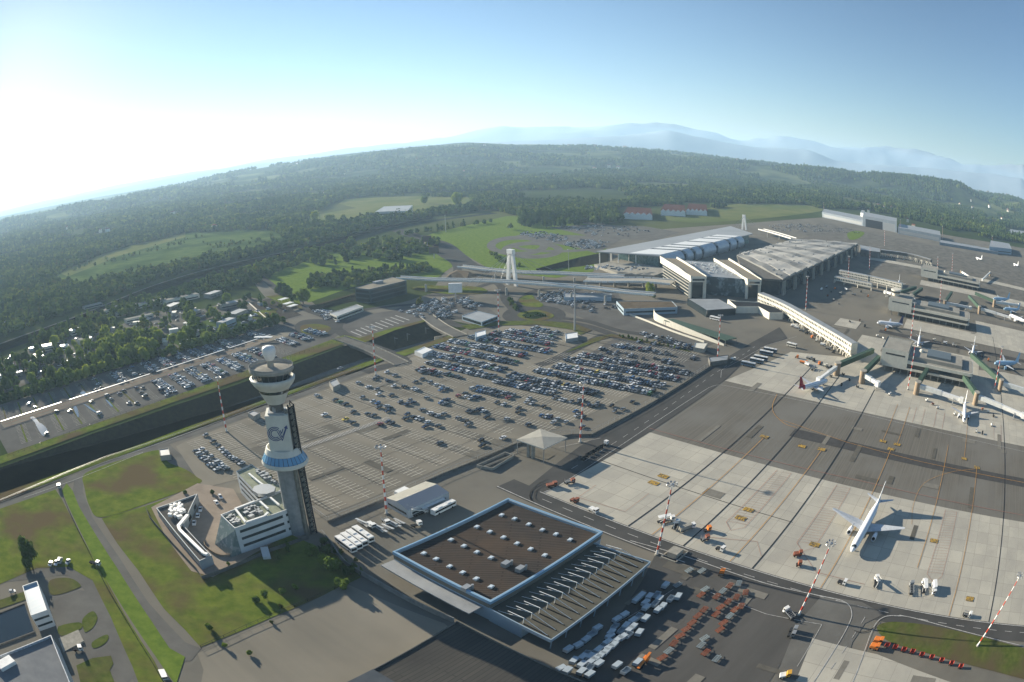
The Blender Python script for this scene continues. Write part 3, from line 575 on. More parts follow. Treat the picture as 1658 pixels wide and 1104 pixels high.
# --- V-shaped annex
an=px([(252.8,822),(319.6,799),(296,849),(342.5,899),(323,908)],5)
A=bld('annex_building','low V-shaped grey building with roof ducts in the yard west of the office block','building',an,5,mat('grey blue cladding',(.22,.27,.30),.6,c2=(.28,.31,.32),scale=.2),mat('dark roof felt',(.105,.10,.092),.9,c2=(.08,.078,.072),scale=.2),par=.8,bands=((2.2,3.3),),edges=(4,),pane=5)
strip(an[1],an[2],1,3,.2,.35,ctr=cen([an[0],an[4],an[1]])).build('window',m_glass,A); strip(an[1],an[2],1,3,.55,.7,ctr=cen([an[0],an[4],an[1]])).build('window',m_glass,A)
k=MB(); duct([(304,834),(289,852),(291,858),(330,896),(336,898)],5.3,1.5,1.1); build_each(k,'roof_duct',m_white,A)
k=MB(); inpx([(272,820),(290,812),(300,826),(294,838),(276,836)],26,5,lambda p:k.box((p.x,p.y,5.1+rnd.random()*.4),(rnd.uniform(1,3),rnd.uniform(.8,1.8),1.5),TB+rnd.choice((0,.8)))); build_each(k,'roof_unit',m_white,A)
b=MB(); wallrun(b,[PXY(x,y) for x,y in [(236,822),(243,840),(320,925),(328,938),(345,933),(440,893),(500,872)]],1.9,.2); tag(b.build('boundary_wall',m_concd),'dark boundary wall curving round the tower compound','wall')
b=MB(); wallrun(b,catmull(px([(331,878),(333,886),(345,896),(360,902),(378,900)]),4),1.4,.3); tag(b.build('planter_wall',m_brick),'curved brick planter wall beside the glazed end of the office','wall')
# --- cargo hangar
hp=px([(822.7,807),(974.8,861.1),(794,974.3),(636.9,893.2)],9.5)
Hn=bld('cargo_building','large flat cargo building with brown ribbed roof, skylights and blue trim','warehouse',hp,9.5,m_ltblue,m_brown,par=1.1,thk=.9)
b=MB(); 
for i in range(4):
    a_,c_=hp[i],hp[(i+1)%4]; strip(a_,c_,6.2,8.0,0,1,off=.08,mb=b,ctr=cen(hp))
b.build('wall_band',mat('brown wall band',(.16,.15,.125),.8),Hn)
b=MB(); ot=inset(hp,-.25)
for i in range(4): b.add([(*ot[i],8.35),(*ot[(i+1)%4],8.35),(*ot[(i+1)%4],9.65),(*ot[i],9.65),(*inset(hp,.5)[(i+1)%4],9.66),(*inset(hp,.5)[i],9.66),(*inset(hp,.5)[(i+1)%4],8.45),(*inset(hp,.5)[i],8.45)],[(0,1,2,3),(3,2,4,5),(5,4,6,7)])
b.build('fascia',m_blue,Hn)
sk=[(812,833),(833,839),(856,848),(878,857),(900,864),(923,873),(772,852),(793,860),(815,869),(837,879),(859,888),(882,898),(730,873),(751,883),(772,893),(795,902),(817,912),(686,895),(706,904),(728,916),(749,926),(771,936),(795,949)]
for i,(x,y) in enumerate(sk):
    p=P(x,y,8.9); s_=MB(); s_.box((p.x,p.y,8.65),(1.9,1.6,.5),TB+.1); q=s_.build('skylight',m_white,Hn); s_=MB(); s_.box((p.x,p.y,9.02),(1.6,1.3,.12),TB+.1); s_.build('pane',mat('milky glazing',(.55,.62,.66),.25),q)
s_=MB(); 
for x,y in ((755,953),(842,922),(819,914)): p=P(x,y,9); s_.box((p.x,p.y,9.3),(3,2.4,1.8),TB); s_.tube((p.x+2,p.y,8.5),(p.x+2,p.y,10.8),.5)
build_each(s_,'roof_unit',m_steel,Hn)
cp=[hp[3],hp[2]]; d_=(Vector(hp[3])-Vector(hp[0])).normalized(); cq=[tuple(Vector(p)+d_*6) for p in cp]
b=MB(); b.prism([cp[0],tuple(Vector(cp[0]).lerp(Vector(cp[1]),.93)),tuple(Vector(cq[0]).lerp(Vector(cq[1]),.93)),cq[0]],5.0,5.5,bot=True); b.build('loading_canopy',m_grey,Hn)
# lower freight canopy with its struts
fp=px([(959,879),(1052,910),(892,1035.5),(793,985)],6.5)
Fc=thing('freight_canopy','lower flat roof with white struts beside the brown-roofed cargo building','canopy',cen(fp))
b=MB(); b.prism(fp,5.5,6.1,bot=True); b.build('roof',mat('gravel roof',(.115,.108,.085),.95,c2=(.09,.086,.07),scale=.3),Fc)
b=MB(); n_=4; oo=inset(fp,-.15)
for i in (0,1,2): b.bar((*oo[i],6.0),(*oo[i+1],6.0),.35,1.5)
b.build('fascia',m_ltblue,Fc)
b=MB(); A0,A1,B0,B1=[Vector(fp[i]) for i in (3,0,2,1)]
wl=[A0.lerp(B0,t) for t in (0,.55)]; b.prism([tuple(A0),tuple(A0.lerp(B0,.55)),tuple(A0.lerp(B0,.55).lerp(A1.lerp(B1,.55),.97)),tuple(A0.lerp(A1,.97))],0,5.5,top=False); b.build('wall',m_ltblue,Fc)
b=MB()
for i in range(15):
    t=.02+.96*i/14; a_=A0.lerp(A1,t); c_=B0.lerp(B1,t); m_1=a_.lerp(c_,.52); m_2=a_.lerp(c_,.30); e_=a_.lerp(c_,.93)
    b2=MB(); b2.bar((*m_1,6),(*m_1,9.2),.2); b2.bar((*m_1,9.1),(*a_.lerp(c_,.26),8.7),.2,.18); b2.bar((*m_1,9.1),(*e_,6.3),.14); b2.bar((*m_1,9.1),(*a_.lerp(c_,.1),6.3),.1); b2.build('strut',m_white,Fc)
    b.bar((*m_1,6.3),(*e_,6.3),.25,.4)
build_each(b,'roof_beam',m_dark,Fc)
for i in range(8):
    t=.03+.94*i/7; e_=B0.lerp(B1,t)*.97+A0.lerp(A1,t)*.03; b=MB(); b.tube((*e_,0),(*e_,5.5),.22,n=8); b.build('column',m_ltblue,Fc)
# dark roofed building at the bottom edge
lp=px([(740,1005),(949,1104),(1060,1165),(900,1260),(560,1200),(545,1112)],8)
L_=bld('warehouse','dark-roofed warehouse at the bottom edge below the brown-roofed cargo building','warehouse',lp,8,m_concd,brickmat('dark membrane roof',(.085,.08,.07),(.07,.067,.06),(.05,.048,.045),TB,20,1.6,.12,off=.5),par=.5)
b=MB(); q=px([(545,1112),(604,1083),(650,1110),(660,1150),(560,1180)],8.6); b.prism(q,7.6,8.6); b.build('lower_roof',mat('grey blue roof sheet dark',(.09,.10,.11),.8,c2=(.07,.08,.09),scale=.2),L_)
# retaining wall between the yard and the hangar
b=MB(); wallrun(b,catmull([PXY(x,y) for x,y in [(522,865),(540,888),(560,915),(600,940),(650,968),(700,993),(735,1008)]],5),2.6,.35); tag(b.build('retaining_wall',mat('weathered concrete wall',(.27,.27,.25),.9,c2=(.18,.18,.17),scale=.3)),'pale retaining wall running below the cargo building loading side','wall')
# --- white gabled shed
sp=px([(625,806),(689,779),(727,797),(660.5,826)],4.6)
Sh=thing('storage_shed','white gabled storage shed beside the striped mast and parked buses','shed',cen(sp))
b=MB(); b.prism(sp,0,4.6,top=False); r0=((Vector(sp[0])+Vector(sp[3]))/2); r1=((Vector(sp[1])+Vector(sp[2]))/2)
b.add([(*sp[0],4.6),(*sp[3],4.6),(*r0,6)],[(0,1,2)]); b.add([(*sp[1],4.6),(*sp[2],4.6),(*r1,6)],[(0,2,1)]); b.build('wall',mat('shed cladding',(.42,.45,.46),.6),Sh)
b=MB(); b.add([(*sp[0],4.6),(*sp[1],4.6),(*r1,6.05),(*r0,6.05)],[(0,3,2,1),(0,1,2,3)]); b.build('roof',mat('sun toned roof sheet',(.62,.60,.52),.5),Sh)  # slope towards the sun, sunlight put into its cream colour
b=MB(); b.add([(*sp[3],4.6),(*sp[2],4.6),(*r1,6.06),(*r0,6.06)],[(0,1,2,3),(0,3,2,1)]); b.build('roof',mat('shade toned roof sheet',(.32,.37,.44),.5),Sh)  # slope away from the sun, shade put into its blue-grey colour
for e in (2,3): strip(sp[e],sp[(e+1)%4],1.6,2.6,.08,.92,0,ctr=cen(sp)).build('window',m_glass,Sh)
b=MB(); aa=Vector(sp[3]).lerp(Vector(sp[2]),.3); cc=Vector(sp[3]).lerp(Vector(sp[2]),.85); dd=(Vector(sp[3])-Vector(sp[0])).normalized()*1.8; b.prism([tuple(aa),tuple(cc),tuple(cc+dd),tuple(aa+dd)],3,3.15,bot=True); b.build('awning',m_white,Sh)
b=MB(); q=px([(638,795),(655,787),(664,791),(647,799)],2.8); b.prism(q,0,2.8); tag(b.build('storage_hut',m_white),'small flat white hut behind the gabled shed','hut')
# --- square inspection canopy
kp=px([(835.8,711.4),(874.3,693.9),(918.8,708.2),(881,726.8)],8.2)
K=thing('square_canopy','square white pyramid-roofed canopy on posts over the vehicle gate','canopy',cen(kp))
c0=cen(kp); b=MB(); 
for i in range(4): b.add([(*kp[i],8.2),(*kp[(i+1)%4],8.2),(c0[0],c0[1],9.4)],[(0,1,2),(0,2,1)])
b.prism(kp,7.75,8.15,top=False,bot=True); b.build('roof',mat('cream canopy roof',(.62,.60,.53),.6,c2=(.55,.53,.47),scale=.2),K)
for i,p in enumerate(inset(kp,.5)):
    b=MB(); b.tube((*p,0),(*p,7.8),.18); b.build('post',m_steel,K)
for t,s_ in ((.35,.75),(.55,.55)):
    p=Vector(kp[0]).lerp(Vector(kp[3]),t).lerp(Vector(c0[:2]),.2); b=MB(); b.box((p.x,p.y,3.9),(1.6,1.2,7.8),TB); b.build('post',m_conc,K)
b=MB(); wallrun(b,px([(772,757),(818,736),(832,741),(797,762),(772,757)]),1.6,.3); wallrun(b,px([(778,760),(832,738)]),1.2,.3); tag(b.build('ramp_wall',m_conc),'low rectangular concrete ramp walls left of the square canopy','wall')
# --- buildings in the bottom left corner
bp=px([(36.2,948.4),(60,940.2),(76,987.3),(49.8,996.4)],8.5)
Bw=bld('pool_house','narrow white building with blue ribbed roof beside the dark water basin','building',bp,8.5,ow,mat('pale blue ribbed roof',(.28,.36,.42),.5,c2=(.34,.40,.44),scale=.4,streak=(TB+.4,8,.4)),par=.7,bands=((5.2,6.2),(2,3)),edges=(2,),pane=3)
b=MB(); q=px([(-70,1014),(0,994),(41,978),(57,1024),(0,1045),(-70,1066)]); b2=sheet('basin_water',[q],mat('dark basin water',(.012,.02,.025),.06,spec=.6),5); wallrun(b,q+[q[0]],.7,.5); tag(b.build('basin_wall',m_concd),'low concrete rim around the dark water basin','wall')
cp_=px([(-90,1090),(0,1060.7),(82.4,1027.7),(109,1094),(140,1170),(-60,1260)],8)
Cb=bld('office_building','grey flat-roofed building with blue-white edge in the bottom left corner','building',cp_,8,mat('white ribbed facade',(.50,.54,.58),.5,c2=(.25,.28,.31),scale=1.2),mat('grey roof felt',(.20,.205,.205),.85,c2=(.16,.165,.17),scale=.2),par=1.0)
b=MB(); q=P(8,1072,8.5); b.box((q.x,q.y,7.9),(9,4.5,1.6),TC+.2); b.build('roof_unit',m_white,Cb)
b=MB(); q=px([(95,1034),(128,1022),(137,1040),(103,1056)]); b.prism(q,0,[.2,.9,.9,.2]); tag(b.build('ramp',m_conc),'concrete ramp slab beside the bottom left building','ramp')
def small(name,label,cat,pts,z,wall,roof,**k_): return bld(name,label,cat,px(pts,z),z,wall,roof,par=k_.pop('par',.3),**k_)
small('utility_hut','small grey utility hut on the north corner of the tower lawn','hut',[(257,727),(273,725),(276,736),(259,738)],3.2,m_conc,m_grey)
small('gate_hut','small grey hut at the edge of the main car park near the railway','hut',[(401,668),(410,664),(421,668),(411,674)],3.2,m_conc,m_grey)
small('gate_hut','grey roofed booth at the railway side of the sparse car park rows','hut',[(533,618),(545,612),(551,621),(539,627)],3.2,m_conc,m_grey)
small('toilet_block','pale blue box building among the packed car rows at the top left','building',[(769,538),(786,534),(787,541),(770,546)],3.4,m_ltblue,m_white)
small('ticket_hut','white hut beside the bridge at the car park entrance','hut',[(671,568),(687,561),(700,566),(684,573)],3.2,m_white,m_white)
small('utility_hut','grey hut cluster at the foot of the tall grey mast','hut',[(915,540),(935,537),(936,546),(916,549)],2.8,m_steel,m_white)
small('traffic_office','flat office with pale roof by the apron gate mast','building',[(1125,554),(1146,555),(1140,565),(1123,562)],3.5,m_conc,m_cream)
small('gate_office','flat dark gate office beside the service road','building',[(1147,578),(1180,574),(1178,582),(1150,586)],3.5,m_concd,m_grey)
small('glass_pavilion','flat glazed pavilion beside the roundabout','building',[(748,511),(772,503),(806,511),(780,521)],4.0,m_ltblue,m_grey,bands=((1,3.2),),glass=m_glass)
small('rental_building','long low white building with flat roof in front of the glass office','building',[(534,507),(578,492.5),(588,496),(545,512)],4.4,m_cream,m_grey,bands=((1.2,3),),edges=(2,3))
G_=small('glass_office','three-storey dark glass office with flat tan roof above the car parks','building',[(575,466),(635,448),(658,453.8),(598,468.3)],14,mat('blue grey curtain wall',(.05,.075,.085),.2,spec=.6),mat('tan gravel roof',(.30,.27,.21),.9,c2=(.24,.22,.18),scale=.1),bands=((1,4),(5.4,8.4),(9.8,12.6)),pane=4)
b=MB(); q=P(612,456,15); b.box((q.x,q.y,14.8),(10,5,2),TB); b.build('roof_unit',m_grey,G_)
small('office_block','white office building among the fields beyond the motorway','building',[(607,343),(622,334),(668,332),(660,341)],15,mat('pale banded facade',(.40,.42,.42),.6),m_grey,bands=((3,5.5),(8,10.5)),pane=6)
# billboards
for (x,y,l_) in ((738,484,'white billboard on a post above the road junction'),(692,398,'brown box billboard on the grass beside the motorway ramp'),(703,418,'larger brown box billboard nearer the viaduct')):
    q=P(x,y); t=thing('billboard',l_,'billboard',(q.x,q.y,0)); b=MB(); b.tube((q.x,q.y,0),(q.x,q.y,7),.6); b.build('post',m_steel,t); b=MB(); b.box((q.x,q.y,11),(13,3,9),TB-.9); b.build('box',m_white if 'white' in l_ else mat('brown board',(.13,.10,.08),.8),t)
# ---------------------------------------------------------------- terminal area
m_t1=mat('weathered terminal roof',(.42,.40,.35),.75,c2=(.33,.32,.29),scale=.05)
m_conr=mat('ribbed concrete column',(.40,.38,.33),.85,c2=(.32,.30,.26),scale=.4)
zt=18.0
tp=px([(1193,413),(1205,448),(1267.8,452),(1389.4,395),(1323.7,378.6),(1285,388)],zt)
T1=thing('airport_terminal','long airport terminal with stepped wavy grey roof and tall concrete columns','terminal',cen(tp))
b=MB(); iw=inset(tp,7); b.prism(iw,0,zt-3,top=False); b.build('glass_wall',mat('dark terminal glazing',(.035,.045,.05),.15,c2=(.07,.085,.09),scale=.15,spec=.7),T1)
b=MB(); b.prism(tp,zt-2.6,zt-.6,top=True,bot=True); b.build('roof_slab',m_concd,T1)
# wavy roof strips: curved shells lying across the long axis
A0,A1=Vector(tp[2]),Vector(tp[3]); B0,B1=Vector(tp[0]),Vector(tp[5])
n_=17
for i in range(n_):
    t0,t1=i/n_,(i+.84)/n_; a0,a1=A0.lerp(A1,t0),A0.lerp(A1,t1); c0_,c1=B0.lerp(B1,t0),B0.lerp(B1,t1); b=MB(); S_=14
    up=[];lo=[]
    for j in range(S_+1):
        s_=j/S_; h_=1.2*math.sin(math.pi*s_)+.55*math.sin(6*math.pi*s_+i*.9)+(.5 if i%2 else 0); p=a0.lerp(c0_,s_); q=a1.lerp(c1,s_)
        up.append(((p.x,p.y,zt+.3+h_),(q.x,q.y,zt+1.3+h_)))
    vs=[v for u in up for v in u]+[(v[0],v[1],zt-.65) for u in up for v in u]; N=2*(S_+1)
    fs=[]
    for j in range(S_):
        k0=2*j; fs+=[(k0,k0+2,k0+3,k0+1),(k0,k0+N,k0+2+N,k0+2),(k0+1,k0+3,k0+3+N,k0+1+N)]
    fs+=[(0,1,1+N,N),(N-2,N-2+N,N-1+N,N-1)]; b.add(vs,fs); b.build('roof_strip',m_t1 if i%3 else mat('darker terminal roof',(.25,.25,.235),.8,c2=(.20,.20,.19),scale=.1),T1)
b=MB(); 
for i in range(70):
    t=rnd.random(); s_=rnd.random(); p=A0.lerp(A1,t).lerp(B0.lerp(B1,t),s_); b.box((p.x,p.y,zt+2.0),(rnd.uniform(1,5),rnd.uniform(.8,1.8),1.2+rnd.random()),TA+rnd.choice((0,1.57)))
build_each(b,'roof_unit',m_grey,T1)
ddn=(A0-B0).normalized()
for i in range(11):
    t=.015+.96*i/10
    for o_ in (-2.6,2.6):
        p=A0.lerp(A1,t)+(A1-A0).normalized()*o_-ddn*1.4; b=MB(); b.box((p.x,p.y,zt/2-1.3),(1.9,2.6,zt-2.6),TA); b.build('column',m_conr,T1)
# cream portal blocks with the flat roof between them
def portal(label,pts,z,legs):
    q=px(pts,z); t=thing('portal_block',label,'building',cen(q)); b=MB(); zz=[z+1.0,z-2.0,z-2.0,z+1.0]
    b.prism(q,z-6.5,z-1.2,bot=True); A_,B_,C_,D_=q
    for e0_,e1_ in ((A_,D_),(B_,C_)):
        e0_,e1_=Vector(e0_),Vector(e1_)
        for s0,s1,h0,h1 in ((0,.62,2.2,1.8),(.62,.86,1.8,-.6),(.86,1,-.6,-.4)):
            a_=e0_.lerp(e1_,s0);c_=e0_.lerp(e1_,s1); b.bar((*a_,z-1.6+h0/2+.2),(*c_,z-1.6+h1/2+.2),1.0,2.6)
    b.build('upper_box',m_cream,t)
    b=MB(); b.prism(inset(q,.9),z-1.2,z-1.0); b.build('roof',mat('tan portal roof',(.25,.22,.17),.9),t)
    c_=cen(q); b=MB(); b.prism([tuple(Vector(p).lerp(Vector(c_[:2]),.16)) for p in q],0,z-6.5,top=False); b.build('glass_wall',m_glass,t)
    b=MB(); strip(q[2],q[3],z-5.2,z-3.2,.12,.9,ctr=c_,mb=b); b.build('window',m_glass,t)
    for p in (q[2],q[3]):
        p=Vector(p).lerp(Vector(c_[:2]),.07); b=MB(); b.box((p.x,p.y,(z-6.5)/2),(2.6,3.0,z-6.5),TA); b.build('column',m_cream,t)
    for j in range(5):
        b=MB(); zl=2+j*(z-8)/5; e0_,e1_=Vector(q[3]).lerp(Vector(c_[:2]),.12),Vector(q[0]).lerp(Vector(c_[:2]),.12); b.bar((*e0_,zl),(*e1_,zl),.6,.9); b.build('sun_louvre',m_conr,t)
    return t
portal('nearer cream portal block with sloping roof at the south end of the terminal',[(1069,416),(1096,417),(1144,446),(1119,446)],24,0)
portal('second cream portal block against the wavy terminal roof',[(1156,419),(1180,419),(1233,451),(1211,451)],21.5,0)
q=px([(1096,420),(1158,424),(1211,452),(1144,447)],19); FL=bld('link_building','glazed flat-roofed block between the two cream portals','terminal',q,19,mat('reflecting glazing',(.05,.08,.09),.1,c2=(.28,.34,.36),scale=.08,lo=.5,hi=.6,spec=.8),m_grey,par=.5)
b=MB(); inpx([(1110,424),(1155,427),(1190,445),(1150,443)],40,19,lambda p:b.box((p.x,p.y,19.3),(rnd.uniform(1,3),rnd.uniform(1,3),1.2+rnd.random()),TA)); build_each(b,'roof_unit',m_white,FL)
small('forecourt_building','low flat grey building under the nearer cream portal','building',[(1113,483),(1163,483),(1191,499),(1144,502)],6.5,m_glass,m_grey)
small('arrivals_building','brown flat-roofed building left of the forecourt ramp','building',[(998,487),(1088,487),(1097,497),(1010,500)],6,m_ltblue,m_dirt,bands=((2,3.6),),glass=m_glass)
small('connector_building','cream angled connector with dark roof below the second portal','building',[(1178,484),(1192,487),(1230,489),(1268,500),(1268,506),(1246,506),(1228,496),(1192,496)],6.5,m_cream,m_dark,par=.6)
# green roofed canopy and curved white wall
b=MB(); g1=px([(1075,518),(1090,516),(1193,547),(1175,551)],4.5); GC=thing('coach_canopy','long green-roofed canopy beside the curved cream wall','canopy',cen(g1)); b.prism(g1,4.0,4.6,bot=True); b.build('roof',m_green,GC)
for i in range(9):
    for e in (0,1):
        p=Vector(g1[0]).lerp(Vector(g1[3]),i/8) if e else Vector(g1[1]).lerp(Vector(g1[2]),i/8); b=MB(); b.tube((*p,0),(*p,4),.2,n=6); b.build('post',m_steel,GC)
b=MB(); cw=catmull([PXY(x,y) for x,y in [(1058,514),(1062,520),(1085,530),(1115,541),(1150,553),(1172,560)]],5); n=len(cw)
for i in range(n-1):
    h0,h1=7*(1-i/n)**.7+.6,7*(1-(i+1)/n)**.7+.6; a_,c_=Vector(cw[i]),Vector(cw[i+1]); nn=Vector((-(c_-a_).y,(c_-a_).x)).normalized()*.4
    b.add([(*a_,0),(*c_,0),(*c_,h1),(*a_,h0),(*(a_+nn),0),(*(c_+nn),0),(*(c_+nn),h1),(*(a_+nn),h0)],[(0,1,2,3),(7,6,5,4),(3,2,6,7),(0,3,7,4),(1,5,6,2)])
tag(b.build('curved_wall',m_cream),'tall cream curved wall tapering towards the gate','wall')
b=MB(); wallrun(b,catmull([PXY(x,y) for x,y in [(1002,493),(1015,508),(1045,520),(1090,538),(1140,555)]],6),1.6,.5); tag(b.build('kerb_wall',m_cream),'thin pale kerb wall sweeping along the car park below the terminal','wall')
# --- station building with barrel shells
zs=16
s0=px([(965,407),(1069,414),(1219,378),(1183,366)],zs)
St=thing('station_building','long station building with white sloping roof and silver barrel shells along its side','station',cen(s0))
P0,P1,P2,P3=[Vector(p) for p in s0]; out=(P1-P0).normalized(); lon=(P2-P1).normalized(); LL=(P2-P1).length
b=MB(); b.prism(s0,zs-1.2,zs,bot=True); b.build('roof',mat('pale metal roof',(.32,.33,.33),.6,c2=(.27,.28,.28),scale=.03),St)
b=MB(); gw=[tuple(P0+lon*34+out*9),tuple(P1+lon*6-out*6),tuple(P2-lon*6-out*6),tuple(P3+out*6)]; b.prism(gw,0,zs-1.2,top=False); b.build('glass_wall',m_gglass,St)
b=MB(); ps=px([(962,428),(1005,420),(1085,436),(1060,446),(1000,442)],3.5); b.prism(ps,0,3.5); b.build('plinth',m_conc,St)
for u_,v_ in ((3,3),(26,3),(3,30),(26,30),(3,55),(18,10)):
    p=P0+out*(v_)+lon*u_; b=MB(); b.tube((p.x,p.y,0),(p.x,p.y,zs-1.2),.7,n=10); b.build('column',m_white,St)
i=0; u_=4
for sl_,gp in ((46,9),(17,9),(17,9),(38,9),(38,9),(22,9),(22,0)):
    b=MB(); r_=9.5; ns=9; vs=[]
    for e in (u_,min(u_+sl_,LL)):
        for j in range(ns+1):
            t=R(96-160*j/ns); p=P1+lon*e+out*(r_*math.cos(t)-2); vs.append((p.x,p.y,zs-r_+.4+r_*math.sin(t)))
    m1=ns+1; fs=[(j,j+1,m1+j+1,m1+j) for j in range(ns)]+[tuple(range(m1)),tuple(reversed(range(m1,2*m1)))]; b.add(vs,fs); sh=b.build('barrel_shell',mat('silver barrel cladding',(.50,.54,.57),.35,metal=.3,c2=(.42,.45,.48),scale=.2),St)
    # raised roof band running back from each shell
    b=MB(); e0_=P1+lon*u_-out*(2); e1_=P1+lon*min(u_+sl_,LL)-out*2; b.prism([tuple(e0_),tuple(e1_),tuple(e1_-out*44),tuple(e0_-out*44)],[zs-.1]*4,[zs+.9,zs+.9,zs+.15,zs+.15]); b.build('roof_band',m_white,St)
    if gp:
        e0_=P1+lon*(u_+sl_); b=MB(); w_=px; b.prism([tuple(e0_-out*8),tuple(e0_+lon*gp-out*8),tuple(e0_+lon*gp+out*5),tuple(e0_+out*5)],0,zs-4,top=True); b.build('recess',m_glass,St)
        b=MB(); b.prism([tuple(e0_-out*2),tuple(e0_+lon*gp-out*2),tuple(e0_+lon*gp-out*46),tuple(e0_-out*46)],zs-.05,zs+.12); b.build('roof_light',mat('dark roof glazing',(.03,.04,.045),.6),St)
    u_+=sl_+gp
# --- hangars and far buildings
def small2(name,label,cat,pts,z,wall,roof,**k_): return small(name,label,cat,pts,z,wall,roof,**k_)
fw=mat('blue grey cladding',(.24,.28,.31),.6,c2=(.19,.22,.25),scale=.1)
small('hangar','low blue-grey hangar row left of the tall hangar','hangar',[(1331,343),(1398,357),(1397,350),(1334,338)],14,fw,m_grey,bands=((2,9),),edges=(0,),pane=9,glass=m_steel)
HG=small('hangar','tall hangar with wide dark open door across the far apron','hangar',[(1397,349),(1452,359),(1452,353),(1400,343)],26,fw,m_grey)
q=px([(1397,349),(1452,359)],26); c_=cen(px([(1397,349),(1452,359),(1452,353),(1400,343)],26)); strip(q[0],q[1],0,19,.08,.58,ctr=c_).build('door_shade_panel',m_dark,HG); strip(q[0],q[1],0,19,.6,.95,0,ctr=c_).build('door',m_steel,HG)  # dark panel on the wall stands in for the shade inside the open doorway
small('hangar','blue-grey hangar row right of the tall hangar','hangar',[(1454,368),(1523,381),(1522,374),(1456,362)],15,fw,m_grey,bands=((2,9),),edges=(0,),pane=14,glass=m_steel)
small('service_shed','very long low blue-grey shed beyond the far satellite','shed',[(1521,392),(1616,408),(1616,405),(1522,388)],6,fw,m_grey)
small('fire_station','pale blue boxy building behind the long shed','building',[(1602,399),(1638,403),(1634,394),(1604,389)],14,m_ltblue,m_grey,bands=((4,6),))
small('apartment_block','white apartment block above the tree line behind the hangars','building',[(1393,344),(1398,345),(1400,341),(1395,340)],24,m_white,m_grey)
small('warehouse','pale long warehouse among trees at the right edge','warehouse',[(1633,376),(1662,380),(1664,375),(1636,371)],12,m_white,m_grey)
for i,(x,y,w_,l_) in enumerate(((1033,346,46,'brown-roofed hall with white gabled front, leftmost of three'),(1090,341,40,'brown-roofed hall with white gabled front in the middle'),(1128,340,34,'brown-roofed hall with white front nearest the mown field'))):
    q=px([(x-w_*.5,y+1),(x+w_*.5,y+3),(x+w_*.45,y-8),(x-w_*.35,y-10)],9); t=thing('industrial_hall',l_,'hall',cen(q)); b=MB(); b.prism(q,0,9,top=False); b.build('wall',m_ltblue,t); b=MB(); b.prism(inset(q,-1),9,10.5,bot=True)
    b.build('roof',mat('maroon roof',(.10,.045,.035),.8,c2=(.07,.035,.03),scale=.05),t)
    a_,c_=Vector(q[0]),Vector(q[1])
    b=MB(); ng=5
    for k_ in range(ng):
        e0_,e1_=a_.lerp(c_,k_/ng),a_.lerp(c_,(k_+1)/ng); nn=Vector(((e1_-e0_).y,-(e1_-e0_).x)).normalized()*1.6; mm=(e0_+e1_)/2; b.add([(*(e0_+nn),0),(*(e1_+nn),0),(*(e1_+nn),10),(*(mm+nn),14),(*(e0_+nn),10),(*e0_,10),(*e1_,10),(*mm,14)],[(0,1,2,3,4),(4,3,7,5),(3,2,6,7),(0,4,5),(1,6,2)])
    b.build('gable_front',m_white,t)
# --- satellites
def corridor(label,pts,zt_,zb,w_,tiers=2,arch=True,mt=None):
    q=[PXY(x,y,zt_) for x,y in pts]; t=thing('boarding_corridor',label,'corridor',cen(q)); L=catmull(q,4) if len(q)>2 else q
    sb=MB(); 
    for a_,c_ in zip(L[:-1],L[1:]): sb.bar((*a_,(zt_+zb)/2),(*c_,(zt_+zb)/2),w_,zt_-zb)
    sb.build('wall',mt or m_cream,t); rf=MB()
    for a_,c_ in zip(L[:-1],L[1:]): rf.bar((*a_,zt_+.15),(*c_,zt_+.15),w_-1.2,.3)
    rf.build('roof',m_grey,t)
    h_=(zt_-zb)/tiers; wn=MB()
    for a_,c_ in zip(L[:-1],L[1:]):
        a_=Vector(a_);c_=Vector(c_); d=(c_-a_).normalized(); nn=Vector((-d.y,d.x))
        for sgn in (-1,1):
            for k_ in range(tiers): strip(a_+nn*sgn*w_/2,c_+nn*sgn*w_/2,zb+h_*k_+h_*.30,zb+h_*k_+h_*.74,0,1,3.0,1.25,mb=wn,ctr=(a_+c_)/2)
    wn.build('window',m_glass,t)['kind']='stuff'
    n=max(2,int(sum((Vector(b_)-Vector(a_)).length for a_,b_ in zip(L[:-1],L[1:]))/14))
    A_,B_=Vector(L[0]),Vector(L[-1])
    for i in range(n):
        k_=i/(n-1)*(len(L)-1); j=min(int(k_),len(L)-2); p=Vector(L[j]).lerp(Vector(L[j+1]),k_-j); d=(Vector(L[j+1])-Vector(L[j])).normalized(); nn=Vector((-d.y,d.x))
        for sgn in (-1,1):
            e=p+nn*sgn*(w_/2-.5); b=MB(); b.bar((*e,0),(*e,zb),.9); b.build('pier',m_cream,t)
        b=MB()
        if arch:
            pr=None
            for a__ in range(9):
                th_=math.pi*a__/8; e=p+d*(5.5*math.cos(th_))-nn*(w_/2+.1); cur=Vector((e.x,e.y,max(.2,(zb)*math.sin(th_)))); 
                if pr is not None: b.bar(pr,cur,.5)
                pr=cur
        if arch: b.build('arch',m_cream,t)
    return t
corridor('sunlit two-storey cream corridor on arches leading to the nearest satellite',[(1232,474),(1272,491),(1320,518),(1358,540),(1384,556)],12.5,4.2,9,2,True)
corridor('shaded two-storey cream corridor to the middle satellite',[(1360,437),(1415,448),(1461,459)],12.5,6,8,2,False)
corridor('long dark corridor to the farthest satellite',[(1426,404),(1470,410),(1508,420)],11,6,9,1,True,mt=m_concd)
corridor('short stepped corridor beside the shaded one below the terminal columns',[(1352,447),(1378,452),(1412,459)],8,3.5,7,1,False)
small('terminal_annex','low dark flat building at the north corner of the terminal','building',[(1392,396),(1425,402),(1425,408),(1394,404)],11,m_concd,m_grey)
